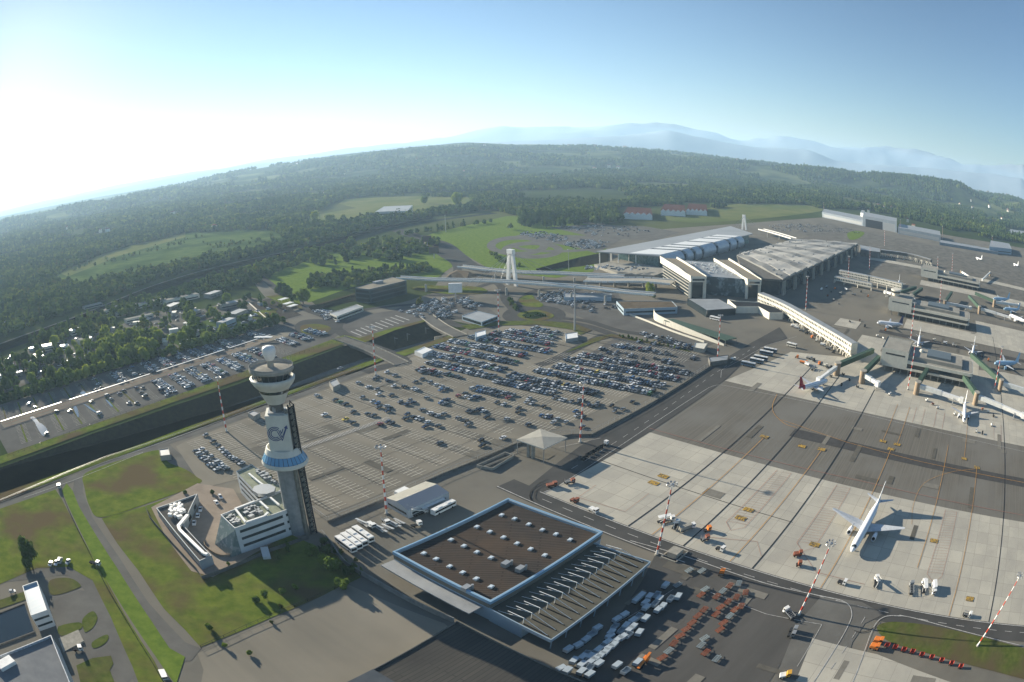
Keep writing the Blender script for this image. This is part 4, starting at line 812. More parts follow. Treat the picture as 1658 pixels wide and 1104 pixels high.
def satellite(label,v0,v1,u0,u1,tower=False,detail=True):
    """v0..v1 along the pier, u0..u1 across (apron frame)"""
    c=FA((u0+u1)/2,(v0+v1)/2); t=thing('satellite',label,'satellite building',(*c,0))
    mw=mat('satellite cream wall',(.66,.62,.51),.7,c2=(.58,.54,.44),scale=.3); mg=mat('satellite roof',(.31,.295,.255),.8,c2=(.25,.24,.21),scale=.08)
    rnd_end=lambda a,e,r_: [FA(u0+e,v0+a),FA(u1-e,v0+a)]+[FA(u1-e-r_+r_*math.cos(R(k_)),v1-a-r_+r_*math.sin(R(k_))) for k_ in (0,30,60,90)]+[FA(u0+e+r_-r_*math.cos(R(k_)),v1-a-r_+r_*math.sin(R(k_))) for k_ in (90,60,30,0)]
    # undercroft columns + floors
    b=MB(); b.prism(rnd_end(14,6,3),0,4.6,top=False); b.build('undercroft',m_concd,t)
    b=MB(); b.prism(rnd_end(0,0,4),4.6,6.0,bot=True); b.build('deck',mw,t)
    b=MB(); b.prism(rnd_end(2,2.2,3.5),6.0,9.4,top=False); b.build('glazing',m_glass,t)
    b=MB(); b.prism(rnd_end(0,.2,4),9.4,11.8,bot=True,kt=0); b.build('roof_edge',mw,t)
    b=MB(); b.prism(rnd_end(1,1.2,3.5),11.8,11.95); b.build('roof',mg,t)
    L=v1-v0
    b=MB(); b.prism([FA(u0+5,v0+L*.25),FA(u1-5,v0+L*.25),FA(u1-5,v0+L*.86),FA(u0+5,v0+L*.86)],11.9,14.6); b.build('upper_roof',mg,t)
    b=MB(); b.prism([FA(u0+9,v0+L*.45),FA(u1-9,v0+L*.45),FA(u1-9,v0+L*.72),FA(u0+9,v0+L*.72)],14.6,16.4); b.build('plant_room',mat('dark blue grey plant room',(.10,.13,.15),.7),t)
    hb=[FA(u0,v0-2),FA(u1-2,v0-2),FA(u1-2,v0+L*.26),FA(u0,v0+L*.26)]; b=MB(); b.prism(hb,6,18.0,top=False); b.build('head_block',mw,t)
    b=MB(); b.prism(inset(hb,.6),17.4,17.6); b.build('head_roof',mg,t)
    for e in (0,3,2,1):
        strip(hb[e],hb[(e+1)%4],13.6,14.8,.12,.85,ctr=cen(hb)).build('window',m_glass,t)
    for i in range(12):
        for uu in (u0+1.5,u1-1.5):
            p=FA(uu,v0+4+i*(L-10)/11); b=MB(); b.box((*p,2.3),(1.2,1.2,4.6),TA); b.build('column',m_conc,t)
    if tower:
        p=FA((u0+u1)/2,v0+6); b=MB(); b.lathe((*p,0),[(6,17.5),(6,20),(7.5,21)],24); b.build('turret',mw,t); b=MB(); b.lathe((*p,0),[(7.3,21),(7.6,22.6)],24); b.build('turret_window',m_glass,t); b=MB(); b.lathe((*p,0),[(8,22.6),(8,23.6),(7,24),(0,24.2)],24); b.build('turret_roof',mw,t)
    else:
        p=FA((u0+u1)/2+3,v0+L*.38); b=MB(); b.lathe((*p,14.6),[(2.6,0),(2.4,1),(1.5,1.9),(0,2.2)],16); b.build('dome',m_cream,t)
    return t
satellite('nearest satellite with pale stepped roof at the end of the sunlit corridor',-64,47,455,492)
satellite('middle satellite with a round control turret on its cream end block',-90,45,645,682,True)
satellite('farthest grey satellite beyond the middle one',-60,80,905,940)
# --- fixed bridges (green), brick rotundas, telescopic bridges
def rotunda(p,label,h=8.2,green_to=None,arm=None,grp='jet bridges round the satellites'):
    t=thing('jet_bridge',label,'jet bridge',(p[0],p[1],0),group=grp)
    b=MB(); b.tube((*p,0),(*p,h),3.2,3.2,20); b.build('rotunda',m_brick,t); b=MB(); b.tube((*p,h),(*p,h+.4),3.4,3.4,20); b.build('rotunda_cap',m_conc,t)
    if green_to:
        b=MB(); b.bar((*p,7.2),(*green_to,8.2),4.2,3.6); b.build('fixed_gangway',m_green,t)
    if arm:
        e=Vector(arm); s_=Vector(p); d=(e-s_).normalized(); L=(e-s_).length; z0,z1=6.3,5.0; mm=s_+d*(L*.52)
        b=MB(); b.bar((*(s_+d*2),z0),(*mm,5.7),3.0,2.9); b.build('outer_tunnel',mat('bridge white panels',(.62,.63,.60),.5,c2=(.52,.53,.51),scale=.5),t)
        b=MB(); b.bar((*(mm-d*.5),5.7),(*(e-d*3),z1),2.5,2.5); b.build('inner_tunnel',m_white,t)
        b=MB(); b.box((e.x-d.x*1.5,e.y-d.y*1.5,4.9),(4.2,4.4,3.4),math.atan2(d.y,d.x)); b.build('cab',m_white,t)
        g=s_+d*(L*.8)
        for sgn in (-1,1):
            b=MB(); q=g+Vector((-d.y,d.x))*sgn*1.7; b.bar((*q,.8),(*q,5.2),.5); b.tube((q.x-.25*d.y,q.y+.25*d.x,.75),(q.x+.25*d.y,q.y-.25*d.x,.75),.75,n=12); b.build('lift_leg',m_steel,t)
    return t
def W(x,y,z=0): return PXY(x,y,z)
rotunda(W(1354,607),'leftmost brick rotunda of the nearest satellite with bridge to the red-tailed aircraft',9,W(1411,584),W(1323,627))
rotunda(W(1395,620),'brick rotunda with short white bridge pointing towards the camera',9,W(1420,596),W(1421,633))
rotunda(W(1483,638),'brick rotunda in the middle of the near side with long white bridge',9,W(1505,604),W(1556,659))
rotunda(W(1578,655),'brick rotunda at the corner with two green gangways and long bridge right',9,W(1549,616),W(1655,684))
rotunda(W(1618,633),'brick rotunda beyond the rounded end of the nearest satellite',9,W(1570,590),W(1690,652))
rotunda(W(1449,486,0),'left brick rotunda of the middle satellite',9,W(1482,476),W(1432,479))
rotunda(W(1475,489),'second brick rotunda of the middle satellite',9,W(1492,478),W(1484,497))
rotunda(W(1529,499),'third brick rotunda of the middle satellite with long bridge',9,W(1540,484),W(1572,505))
rotunda(W(1585,508),'right brick rotunda of the middle satellite with green gangway',9,W(1568,490),W(1636,521))
rotunda(W(1609,497),'brick rotunda past the rounded end of the middle satellite',9,W(1578,485),W(1650,500))
for x,y,x2,y2,l_ in ((1515,441,1524,450,'left'),(1556,446,1572,455,'middle'),(1603,447,1590,458,'right')): rotunda(W(x,y),l_+' brick rotunda of the farthest satellite',8,None,W(x2,y2))
# --- viaducts and the cable-stayed pylons
def viaduct(label,pts,w_,z,piers,mt=None,thk=1.2):
    q=catmull([PXY(x,y,z) for x,y in pts],5); t=thing('viaduct',label,'viaduct',cen(q)); b=MB()
    for p in ribbon(q,w_): b.prism(p,z-thk,z,bot=True)
    b.build('deck',mt or m_conr,t); 
    for s_ in (-1,1):
        b=MB()
        for a_,c_ in zip(q[:-1],q[1:]):
            a_=Vector(a_);c_=Vector(c_); d=(c_-a_).normalized(); nn=Vector((-d.y,d.x))*s_*w_/2; b.bar((*(a_+nn),z+.2),(*(c_+nn),z+.2),.5,1.8)
        b.build('parapet',m_white,t)
    for x,y in piers:
        p=PXY(x,y); b=MB(); b.tube((*p,0),(*p,z-thk),1.3,1.1,12); b.build('pier',m_conr,t)
    return t
viaduct('front viaduct curving past the pylon to the terminal',[(645,449),(700,452),(760,453.5),(830,456),(900,461),(960,466),(1010,472),(1060,476)],9,9,[(735,475),(820,478),(873,482),(690,472),(925,487),(980,492)])
viaduct('rear viaduct carried by the white pylon',[(745,431),(790,436),(840,440),(900,442),(945,444),(1010,447)],10,7,[(802,452),(880,456),(930,458)])
viaduct('elevated forecourt road in front of the station',[(948,452),(985,453),(1040,453),(1090,457)],22,8,[(950,463),(972,463),(995,464),(1018,464),(1042,465),(1062,466)])
viaduct('elevated pale road beyond the station near the far pylon',[(1232,371),(1255,377),(1285,386)],16,9,[(1243,384),(1262,388)])
def pylon(label,base,h,spread,rz,sc_=1):
    p=PXY(*base); t=thing('bridge_pylon',label,'pylon',(*p,0)); d=Vector((math.cos(rz),math.sin(rz)))
    for s_ in (-1,1):
        b=MB(); b.bar((p[0]+d.x*spread*s_,p[1]+d.y*spread*s_,0),(p[0]+d.x*spread*.32*s_,p[1]+d.y*spread*.32*s_,h-3),2.6*sc_,4.2*sc_); b.build('leg',m_white,t)
    b=MB(); b.box((*p,h-2.2),(spread*1.0+2,4.4*sc_,4.4*sc_),rz); b.build('head',m_white,t)
    n2=Vector((-d.y,d.x))
    for s_ in (-1,1):
        for k_ in range(4):
            L=16+16*k_; b=MB(); b.tube((p[0],p[1],h-1.5-k_*.8),(p[0]+n2.x*L*s_,p[1]+n2.y*L*s_,7),.16,n=5); b.build('cable',m_steel,t)
    return t
pylon('tall white A-shaped bridge pylon with cables in the centre',(829,462),38,7,R(-60))
pylon('small distant white pylon behind the station building',(1205,372),29,5,R(-60))
small('toll_building','blue-grey long low building under the front viaduct','building',[(913,474),(990,475),(990,481),(913,481)],4,m_ltblue,m_grey)
# embankment behind the viaduct: a real wedge of earth facing the camera
def berm(name,top,foot,h,m,k='structure'):
    a_=[PXY(x,y,h) for x,y in top]; c_=[PXY(x,y,0) for x,y in foot]; b=MB(); n=len(a_)
    for i in range(n-1): b.add([(*c_[i],0),(*c_[i+1],0),(*a_[i+1],h),(*a_[i],h)],[(0,1,2,3)])
    bk=[tuple(Vector(p)*1.03) for p in a_]
    for i in range(n-1): b.add([(*a_[i],h),(*a_[i+1],h),(*bk[i+1],0),(*bk[i],0)],[(0,1,2,3)])
    tag(b.build(name,m),kind=k)
berm('embankment',[(868,435),(905,425),(940,416),(985,407)],[(868,437),(905,435),(940,432),(985,424)],5,m_slope)
berm('embankment',[(760,441),(740,438),(730,443),(722,450)],[(775,447),(755,452),(735,455),(722,455)],3,m_dirt)

berm('embankment',[(-60,590),(0,558),(130,511),(250,462),(360,431),(480,404),(560,383),(620,367),(700,351)],[(-60,597),(0,564.5),(130,517),(250,467.5),(360,436),(480,408.5),(560,387),(620,370.5),(700,354)],7,m_slope)
berm('embankment',[(500,498),(575,476)],[(505,503),(578,487)],3,m_slope)
# ---------------------------------------------------------------- light masts
def make_mast(h=33):
    t=thing('light_mast','red and white striped floodlight mast','light mast',(0,0,0),group='striped floodlight masts')
    b=MB(); n=15
    for i in range(n):
        z0,z1=.6+(h-.6)*i/n,.6+(h-.6)*(i+1)/n; r=lambda z:.52-.30*z/h; b.tube((0,0,z0),(0,0,z1),r(z0),r(z1),10,k=0 if i%2==0 else 1,caps=False)
    b.build('pole',[mat('mast white',(.70,.69,.66),.5),mat('mast red',(.50,.06,.03),.5)],t)
    b=MB(); b.tube((0,0,0),(0,0,.6),1.0,1.0,8); b.build('base',m_conc,t)
    hd_=MB(); hd_.lathe((0,0,h),[(.3,-.3),(1.0,0),(1.0,.15),(.2,.3)],12); H_=hd_.build('lamp_ring',m_steel,t)
    for i in range(8):
        a=2*math.pi*i/8; b=MB(); b.bar((.8*math.cos(a),.8*math.sin(a),h),(1.9*math.cos(a),1.9*math.sin(a),h+.2),.12); b.box((2.0*math.cos(a),2.0*math.sin(a),h+.1),(.7,.8,.35),a,pitch=.5); b.build('floodlight',m_steel,H_)
    return t
masts=[((626,832),'between the gabled shed and parked buses'),((1063,898),'beside the apron road near the freight canopy'),((1293,996),'beside the white truck on the freight yard'),((1582,1046),'standing on the grass island at the right'),
((1161,584),'at the service road gate near parked apron buses'),((1469.4,631),'in front of the nearest satellite'),((939,716),'by the road right of the square canopy'),((367,699),'beside the railway left of the control tower'),
((608.6,607),'beside the railway bridge'),((807.6,535.7),'on the upper edge of the main car park'),((1304.4,502),'beside the sunlit boarding corridor'),((1373,458),'between the two shaded boarding corridors'),((1407.7,436.5),'near the far end of the terminal columns'),
((1520.7,498),'in front of the middle satellite'),((1541,443.6),'in front of the farthest satellite'),((1516.7,452.6),'between the middle and farthest satellites'),((1474.4,548.8),'behind the nearest satellite beside the parked jet'),((1610,629.5),'past the rounded end of the nearest satellite'),
((1457.5,378),'in front of the far hangar row'),((1526,388),'beside the right end of the hangar row'),((1606,404),'in front of the pale blue fire station'),((1334,347),'at the left end of the hangar row'),((1432,398),'on the open far apron')]
M0=make_mast()
for i,(p,l) in enumerate(masts):
    q=PXY(*p); o=M0 if i==0 else clone(M0,(0,0,0)); o.location=(*q,0); o['label']='striped floodlight mast '+l; o.rotation_euler=(0,0,i*.7)
def pole_(p,h,label,name='lamp_post',mt=None,r=.35):
    q=PXY(*p); t=thing(name,label,'mast',(*q,0)); b=MB(); b.tube((*q,0),(*q,h),r,r*.6,8); b.build('pole',mt or m_steel,t); b=MB(); b.box((*q,h),(2.2,2.2,.5)); b.build('head',m_steel,t)
pole_((930.4,535),36,'tall plain grey mast among the hut cluster',r=.9); pole_((921,437),24,'thin grey lamp mast above the rear viaduct',r=.4); pole_((722,376),30,'thin lamp mast on the green slope beyond the motorway ramp',r=.5)
for i in range(7):
    x,y=[(70,735),(0,772),(262,668),(150,705),(690,545),(660,555),(640,562)][i]; q=PXY(x,y,D); 
    o=thing('catenary_mast','thin overhead-line mast in the railway cutting','mast',(*q,D),group='railway overhead line masts'); b=MB(); b.bar((*q,D),(*q,D+8),.3); b.build('pole',m_steel,o); b=MB(); b.bar((*q,D+7.4),(q[0]+2.4,q[1]-2.4,D+7.6),.18); b.build('arm',m_steel,o)
# ---------------------------------------------------------------- fences
def fence(name,label,pts,h=2.4,step=4,mt=None,rail=True):
    q=pts; t=thing(name,label,'fence',(*cen(q)[:2],0)); b=MB(); r_=MB()
    for a,c in zip(q[:-1],q[1:]):
        a=Vector(a);c=Vector(c); L=(c-a).length; n=max(1,int(L/step))
        for i in range(n): p=a.lerp(c,i/n); b.bar((*p,0),(*p,h),.12)
        r_.bar((*a,h),(*c,h),.1); r_.bar((*a,h*.5),(*c,h*.5),.05);
    o=b.build('fence_posts',mt or m_steel,t); o['kind']='stuff'; r_.build('rail',mt or m_steel,t)
fence('security_fence','long wire fence along the lower edge of the main car park',[PXY(x,y) for x,y in [(500,822),(531,845),(628,806),(716,768),(838,718),(870,706),(925,703),(956,703),(1060,648),(1155,588)]],2.6,5)
b=MB(); wallrun(b,[PXY(x,y) for x,y in [(531,847),(628,808),(716,770),(835,721),(925,706),(958,706),(1061,651),(1156,591)]],1.3,.25); tag(b.build('perimeter_wall',m_concd),'low dark perimeter wall between main car park and service road','wall')
fence('railway_fence','low crash fence along the railway side road',[PXY(x,y) for x,y in [(-40,836),(0,812),(110,766),(170,742),(290,703),(420,654),(520,617),(585,596)]],1.1,3)
fence('railway_fence','fence on the upper edge of the railway cutting',[PXY(x,y) for x,y in [(13,742),(150,690),(287,643),(400,605),(470,580),(552,552)]],2.2,5,m_dark)
fence('lawn_fence','dark fence running down the lawn beside the access road',[PXY(x,y) for x,y in [(97,790),(112,828),(140,885),(170,945),(205,1005),(245,1070),(280,1130)]],2.2,4,m_dark)
fence('yard_fence','fence between the tower lawn and the empty lower yard',[PXY(x,y) for x,y in [(326,1050),(400,1016),(455,992),(520,965),(585,935)]],1.6,5,m_dark)
# ---------------------------------------------------------------- cars
carcol=[('black',(.012,.012,.014),17),('dark grey',(.05,.052,.055),17),('navy blue',(.02,.035,.08),9),('silver',(.42,.44,.45),20),('white',(.70,.70,.69),14),('grey',(.18,.19,.20),12),('red',(.28,.02,.02),4),('blue',(.05,.13,.28),5),('green',(.06,.16,.06),1),('yellow',(.65,.48,.05),.6)]
def cm(n_,c): return mat(n_+' car paint',c,.28,spec=.6)
cmats=[cm(a,c) for a,c,_ in carcol]; cw_=[w__ for *_,w__ in carcol]
m_cg=mat('car window glass',(.015,.02,.025),.08,spec=.8)
def car_parts(kind):
    """profiles (x along the car, z) for body and cabin"""
    if kind=='hatch': L,W_,bd,cb=3.9,1.68,[(-1.95,.3),(-1.95,.85),(-1.8,.95),(.75,.93),(1.75,.78),(1.95,.6),(1.95,.3)],[(-1.85,.93),(-1.5,1.46),(.15,1.46),(.95,.92)]
    elif kind=='van': L,W_,bd,cb=4.9,1.95,[(-2.45,.3),(-2.45,1.2),(-2.4,1.25),(1.5,1.25),(2.3,1.0),(2.45,.6),(2.45,.3)],[(-2.4,1.22),(-2.3,1.95),(1.0,1.95),(1.75,1.2)]
    else: L,W_,bd,cb=4.5,1.76,[(-2.25,.3),(-2.25,.8),(-2.1,.93),(-1.3,.95),(.85,.92),(2.05,.76),(2.25,.6),(2.25,.3)],[(-1.75,.93),(-1.05,1.42),(.1,1.42),(.95,.91)]
    return L,W_,bd,cb
def ext(b,prof,y0,y1,k,ins=0,ztop=None):
    n=len(prof); f=lambda z:(ins if (ztop and z>ztop-.15) else 0)
    vs=[(x,y0+f(z),z) for x,z in prof]+[(x,y1-f(z),z) for x,z in prof]; fs=[(i,(i+1)%n,n+(i+1)%n,n+i) for i in range(n)]+[tuple(reversed(range(n))),tuple(range(n,2*n))]
    b.add(vs,fs,k)
def car_mesh(kind,split=False):
    L,W_,bd,cb=car_parts(kind); out={}
    b=MB(); ext(b,bd,-W_/2,W_/2,0); out['body']=b
    c=MB() if split else b; zt_=max(z for _,z in cb); ext(c,cb,-W_/2+.08,W_/2-.08,1,.16,zt_); out['window']=c
    r=MB() if split else b; xs=[x for x,z in cb if z==zt_]; r.box(((xs[0]+xs[1])/2,0,zt_+.015),(abs(xs[1]-xs[0])-.05,W_-.46,.05),0,k=0); out['roof']=r
    wl=[]
    for x in (-L*.31,L*.31):
        for y in (-1,1):
            w_=MB() if split else b; w_.tube((x,y*(W_/2-.2),.32),(x,y*(W_/2+.01),.32),.33,.33,8,k=2); wl.append(w_)
    out['wheel']=wl
    return out
_cm={}
def car_single(kind,ci):
    if (kind,ci) not in _cm:
        b=car_mesh(kind)['body']; o=b.build('parked_car',[cmats[ci],m_cg,m_tyre]); me=o.data; bpy.data.objects.remove(o); _cm[(kind,ci)]=me
    return _cm[(kind,ci)]
def pickc(): 
    r=rnd.uniform(0,sum(cw_)); 
    for i,w__ in enumerate(cw_):
        r-=w__
        if r<=0: return i
    return 0
cars=[] # (x,y,rz,kind,colour,region)
def addcar(p,rz,region,kind=None,ci=None):
    cars.append((p[0],p[1],rz+(math.pi if rnd.random()<.5 else 0)+rnd.gauss(0,.02),kind or rnd.choice(('sedan','hatch','hatch','sedan','van')),pickc() if ci is None else ci,region))
def row(u0,v0,v1,fill,region,fr_=FB,th=TB,slant=0,double=True,vo=0):
    for s_ in ((-2.55,2.55) if double else (0,)):
        for v in np.arange(v0,v1,2.6):
            if rnd.random()<fill: 
                u=u0-slant*(v-v0); addcar(fr_(u+s_+rnd.gauss(0,.15),v+1.3),th-slant*.9,region)
ORD=['farthest','second farthest','third farthest','fourth farthest','fifth farthest','fifth nearest','fourth nearest','third nearest','second nearest','nearest']
for i,(u,v0,v1,f) in enumerate([(430,-335,-309,.9),(415.5,-350,-303,.95),(401.5,-355,-297,.95),(385,-362,-286,.97),(368.5,-367,-295,.97),(352,-367,-289,.98),(340,-364,-286,0),(336,-364,-286,.97),(320.5,-342,-284,.97),(305,-335,-300,.7)]):
    if f: row(u,v0,v1,f,'in the %s packed row left of the main aisle'%ORD[i])
for i,(u,v0,v1,f) in enumerate([(424,-251,-175,.45),(407,-255,-176,.38),(391,-261,-165,.9),(377,-264,-170,.97),(361,-262,-171,.98),(347,-268,-174,.96),(330,-276,-206,.93),(317,-277,-228,.95),(313,-226,-196,.5),(298.5,-279,-250,.8)]):
    row(u,v0,v1,f,'in the %s packed row right of the main aisle'%ORD[i])
for k in range(19):
    u=113+16.85*k
    if 7<=k<=16: row(u+3.5,-459,-429,.96 if k not in (8,15) else .25,'in the upper band of the long left car park',FC,TC,.24)
    if k>=8 and k!=15: row(u,-411,-377 if k<15 else -385,.96,'in the lower band of the long left car park',FC,TC,.24)
for x,y in [(255,300),(315,330),(510,365),(625,360),(820,275),(960,225),(995,255),(890,385),(415,565),(1110,180),(1070,205),(1220,155),(1275,155),(1265,195),(1295,230),(1150,290),(1220,290),(715,130),(795,85),(840,75),(880,120),(905,155),(860,170),(1440,175),(1490,220)]: addcar(PXY(x/5.52,600+y/5.52,.6),TC,'standing singly at the near end of the left car park',ci=rnd.choice((0,1,2,5,3)))
row(441,-238,-178,.35,'beside the hedge at the top of the main car park',double=False)
sp_='among the sparse rows of the main car park'
for s_,ox,oy,L in ((7.536,520,560,[(455,450),(580,500),(680,530),(700,590),(650,405),(680,378),(800,320),(900,360),(815,425),(885,490),(1015,495),(1150,440),(1230,405),(1130,520),(1165,535),(855,600),(500,630),(170,660),(235,685),(300,710),(630,680),(690,700),(700,750),(800,735),(830,755),(810,795),(40,840),(390,805),(295,895),(385,935),(570,830),(640,850),(965,685),(1040,715),(1080,665),(1120,690),(1290,635),(720,955),(815,930),(865,945),(1050,835),(1030,885),(1135,870),(1180,885),(1225,900),(1300,930),(1270,985),(1430,975),(1235,780),(1330,820),(1380,840),(1430,850),(1500,830),(1220,280),(1240,325),(1330,445),(1405,475),(1470,500),(1530,520),(1460,540),(1540,660),(1465,690),(1515,705)]),
 (6.377,700,520,[(270,770),(340,745),(350,780),(395,800),(440,780),(480,785),(130,815),(90,845),(665,840),(740,860),(375,930),(410,935),(465,915),(500,910),(530,930),(560,990),(890,900),(885,940),(770,1010),(270,1000),(345,1025),(1150,880),(975,835),(1030,850),(1000,800),(1130,975),(1180,985),(1220,990),(1290,1010),(1250,1045),(1380,1040),(1480,930),(1490,975),(1560,990),(990,1070),(360,1070)]),
 (2.959,500,500,[(1050,555),(825,630),(830,655),(930,618),(628,643),(1310,565),(1385,465),(1450,465),(1465,490),(1505,480),(1550,445),(150,285),(40,415)])):
    for x,y in L: addcar(PXY(ox+x/s_,oy+y/s_,.6),TB,sp_,kind=rnd.choice(('sedan','hatch')))
s_=2.959
for x,y in [(985,487),(1020,517),(1045,540),(1062,555),(1078,568),(1092,582),(1108,592),(1125,600),(1142,612),(1157,622)]: addcar(PXY(x/s_,540+y/s_,.6),TB+.1,'in the single line by the empty bays left of the tower')
for x,y in [(965,555),(985,572),(1010,590),(1035,610),(1047,620),(1060,631),(1074,640),(1087,649),(940,563),(958,580),(975,595),(995,614),(1010,627),(1025,638),(1040,650)]: addcar(PXY(x/s_,540+y/s_,.6),TB+.1,'in the small double row left of the tower')
for x,y,a in [(582,340,0),(556,400,0),(520,475,0),(780,215,.3),(740,270,.3)]: addcar(PXY(230+x/6.135,770+y/6.135,.6),TA+1.2+a,'in the paved yard between annex and tower block',ci=rnd.choice((3,4,4)))
for x,y,a in [(455,50,1.75),(505,45,1.75),(540,25,1.75),(610,35,1.6),(115,300,.7)]: addcar(PXY(x/5.52,904+y/5.52,.6),a,'at the grass edge near the dark basin',ci=rnd.choice((3,4)))
# middle distance lots filled by polygon
def fill(poly,n,region,light=True):
    xs=[p[0] for p in poly];ys=[p[1] for p in poly]; pts=[]; c=0; tr=0
    while c<n and tr<n*30:
        tr+=1; x,y=rnd.uniform(min(xs),max(xs)),rnd.uniform(min(ys),max(ys))
        if not inpoly((x,y),poly): continue
        p=PXY(x,y)
        p=(round((p[0]*math.cos(TB)+p[1]*math.sin(TB))/6)*6,round((p[0]*math.sin(TB)-p[1]*math.cos(TB))/2.7)*2.7)
        if p in pts: continue
        pts.append(p); q=FB(*p); addcar(q,TB,region,ci=rnd.choice((3,4,4,3,5,0,1)) if light else None); c+=1
fill([(645,502),(700,485),(750,482),(788,495),(745,506),(725,518),(668,514)],95,'in the rental lot before the glass office')
fill([(508,504),(525,503),(545,516),(552,521),(530,519)],26,'in the crescent lot by the grass roundabout')
fill([(870,480),(905,470),(985,477),(985,487),(940,492),(900,492),(870,486)],110,'in the lot below the front viaduct')
fill([(905,492),(1000,492),(1000,505),(950,505)],16,'spread over the lot below the forecourt')
fill([(835,378),(870,374),(905,380),(925,388),(900,392),(870,387)],90,'in the car park round the old oval track')
fill([(905,396),(940,388),(985,392),(975,402),(935,404)],110,'in the car park left of the station roof')
fill([(900,366),(960,365),(1040,368),(1060,376),(1010,384),(960,382)],90,'in the far car park behind the station')
fill([(947,443),(1040,443),(1060,449),(1010,450),(950,449)],45,'on the elevated forecourt road')
fill([(1240,365),(1300,362),(1370,370),(1400,378),(1330,376),(1260,374)],160,'in the far car park beyond the terminal')
fill([(1020,536),(1060,543),(1110,556),(1140,565),(1120,566),(1060,552)],26,'along the kerb above the empty paved lot',light=False)
fill([(420,560),(455,540),(470,520),(440,520),(405,545)],0,'x')
# residential yards
fill([(0,585),(60,560),(110,545),(180,535),(235,505),(330,500),(400,480),(470,500),(390,540),(300,560),(200,575),(120,590),(0,630)],150,'in the yards among the houses and trees')
cars.sort(key=lambda c:math.hypot(c[0],c[1]))
def seen(c): x,y=proj((c[0],c[1],.7)); return -5<x<1663 and -5<y<1109
iv=[c for c in cars if seen(c)]
for c in iv[:300]:
    x,y,rz,kd,ci,reg=c; d=math.hypot(x,y)
    lab='%s %s %s'%(carcol[ci][0],{'hatch':'hatchback','sedan':'saloon car','van':'people carrier'}[kd],reg)
    if d<300:
        key=('full',kd,ci)
        if key not in _cm:
            pr=car_mesh(kd,True); t=thing('parked_car',lab,'car',(0,0,0),group='cars parked '+reg); 
            pr['body'].build('body',cmats[ci],t); pr['window'].build('window',m_cg,t); pr['roof'].build('roof',cmats[ci],t)
            for w__ in pr['wheel']: w__.k=0; w__.m=[0]*len(w__.f); w__.build('wheel',m_tyre,t)
            for q in t.children:
                if q.name.startswith('window') or q.name.startswith('roof'): 
                    q.data.polygons.foreach_set('material_index',[0]*len(q.data.polygons))
            t.location=(x,y,.42); t.rotation_euler=(0,0,rz); _cm[key]=t
        else: clone(_cm[key],(x,y,.42),rz,lab,'cars parked '+reg)
    else:
        o=bpy.data.objects.new('parked_car',car_single(kd,ci)); COL.objects.link(o); o.location=(x,y,.32); o.rotation_euler=(0,0,rz); tag(o,lab,'car','cars parked '+reg)
b=MB(); pr={k:car_mesh(k)['body'] for k in ('hatch','sedan','van')}
for x,y,rz,kd,ci,reg in iv[300:]:
    p=pr[kd]; ca_,sa_=math.cos(rz),math.sin(rz); o_=len(b.v); z_=8.0 if 'elevated' in reg else .3
    b.v+=[(x+v[0]*ca_-v[1]*sa_,y+v[0]*sa_+v[1]*ca_,v[2]+z_) for v in p.v]; b.f+=[tuple(i+o_ for i in f) for f in p.f]; b.m+=[(ci if k==0 else 10+k-1) for k in p.m]
o=b.build('parked_cars',cmats+[m_cg,m_tyre]); tag(o,'rows of parked cars filling the far parts of the car parks','cars',kind='stuff')
# ---------------------------------------------------------------- buses
def make_bus(n_,body,L=12.5,roofc=None):
    t=thing('apron_bus','bus','bus',(0,0,0)); b=MB(); b.box((0,0,1.75),(L,2.7,2.5)); b.build('body',body,t)
    b=MB(); b.box((0,0,2.05),(L-.6,2.76,.95)); b.box((L/2,0,1.9),(.1,2.3,1.3)); b.build('window',m_cg,t)
    b=MB(); b.box((0,0,3.06),(L-.2,2.5,.12)); b.box((-L*.2,0,3.2),(2.4,1.7,.3)); b.box((L*.22,0,3.2),(1.8,1.5,.25)); b.build('roof',roofc or m_white,t)
    for x in (-L*.3,L*.32):
        for y in (-1.2,1.2): b=MB(); b.tube((x,y-.16,.5),(x,y+.16,.5),.5,n=12); b.build('wheel',m_tyre,t)
    return t
bw=make_bus('w',m_white); 
def put(o,first,p,rz,label,group=None,z=.35):
    o2=o if first else clone(o,(0,0,0)); o2.location=(p[0],p[1],z); o2.rotation_euler=(0,0,rz); o2['label']=label
    if group: o2['group']=group
    return o2
put(bw,True,PXY(718,823,1.5),TB,'white bus parked alone beside the gabled shed')
for i,((x,y),l) in enumerate(zip([(588,866),(578,872),(569,877),(560,882)],('rightmost','second from right','second from left','leftmost'))): put(bw,False,PXY(x,y,1.5),TB-R(90)-.12,'white bus in the yard row below the striped mast, '+l)
bd=make_bus('d',mat('blue grey bus side',(.10,.16,.22),.4),13.5); 
for i,((x,y),l) in enumerate(zip([(1365,262),(1330,288),(1280,333),(1245,358),(1170,388)],('first (farthest)','second','third','fourth','fifth (nearest)'))): put(bd,i==0,PXY(1000+x/5.52,520+y/5.52,1.5),TA-R(88),'%s of five buses lined up by the service road'%l)
bc=make_bus('c',m_cream,11); put(bc,True,PXY(1282,559,1.5),TA-R(95),'cream bus near the arches of the sunlit corridor'); put(bw,False,PXY(1158,516,1.5),TA-R(95),'white bus on the road under the grey forecourt building')
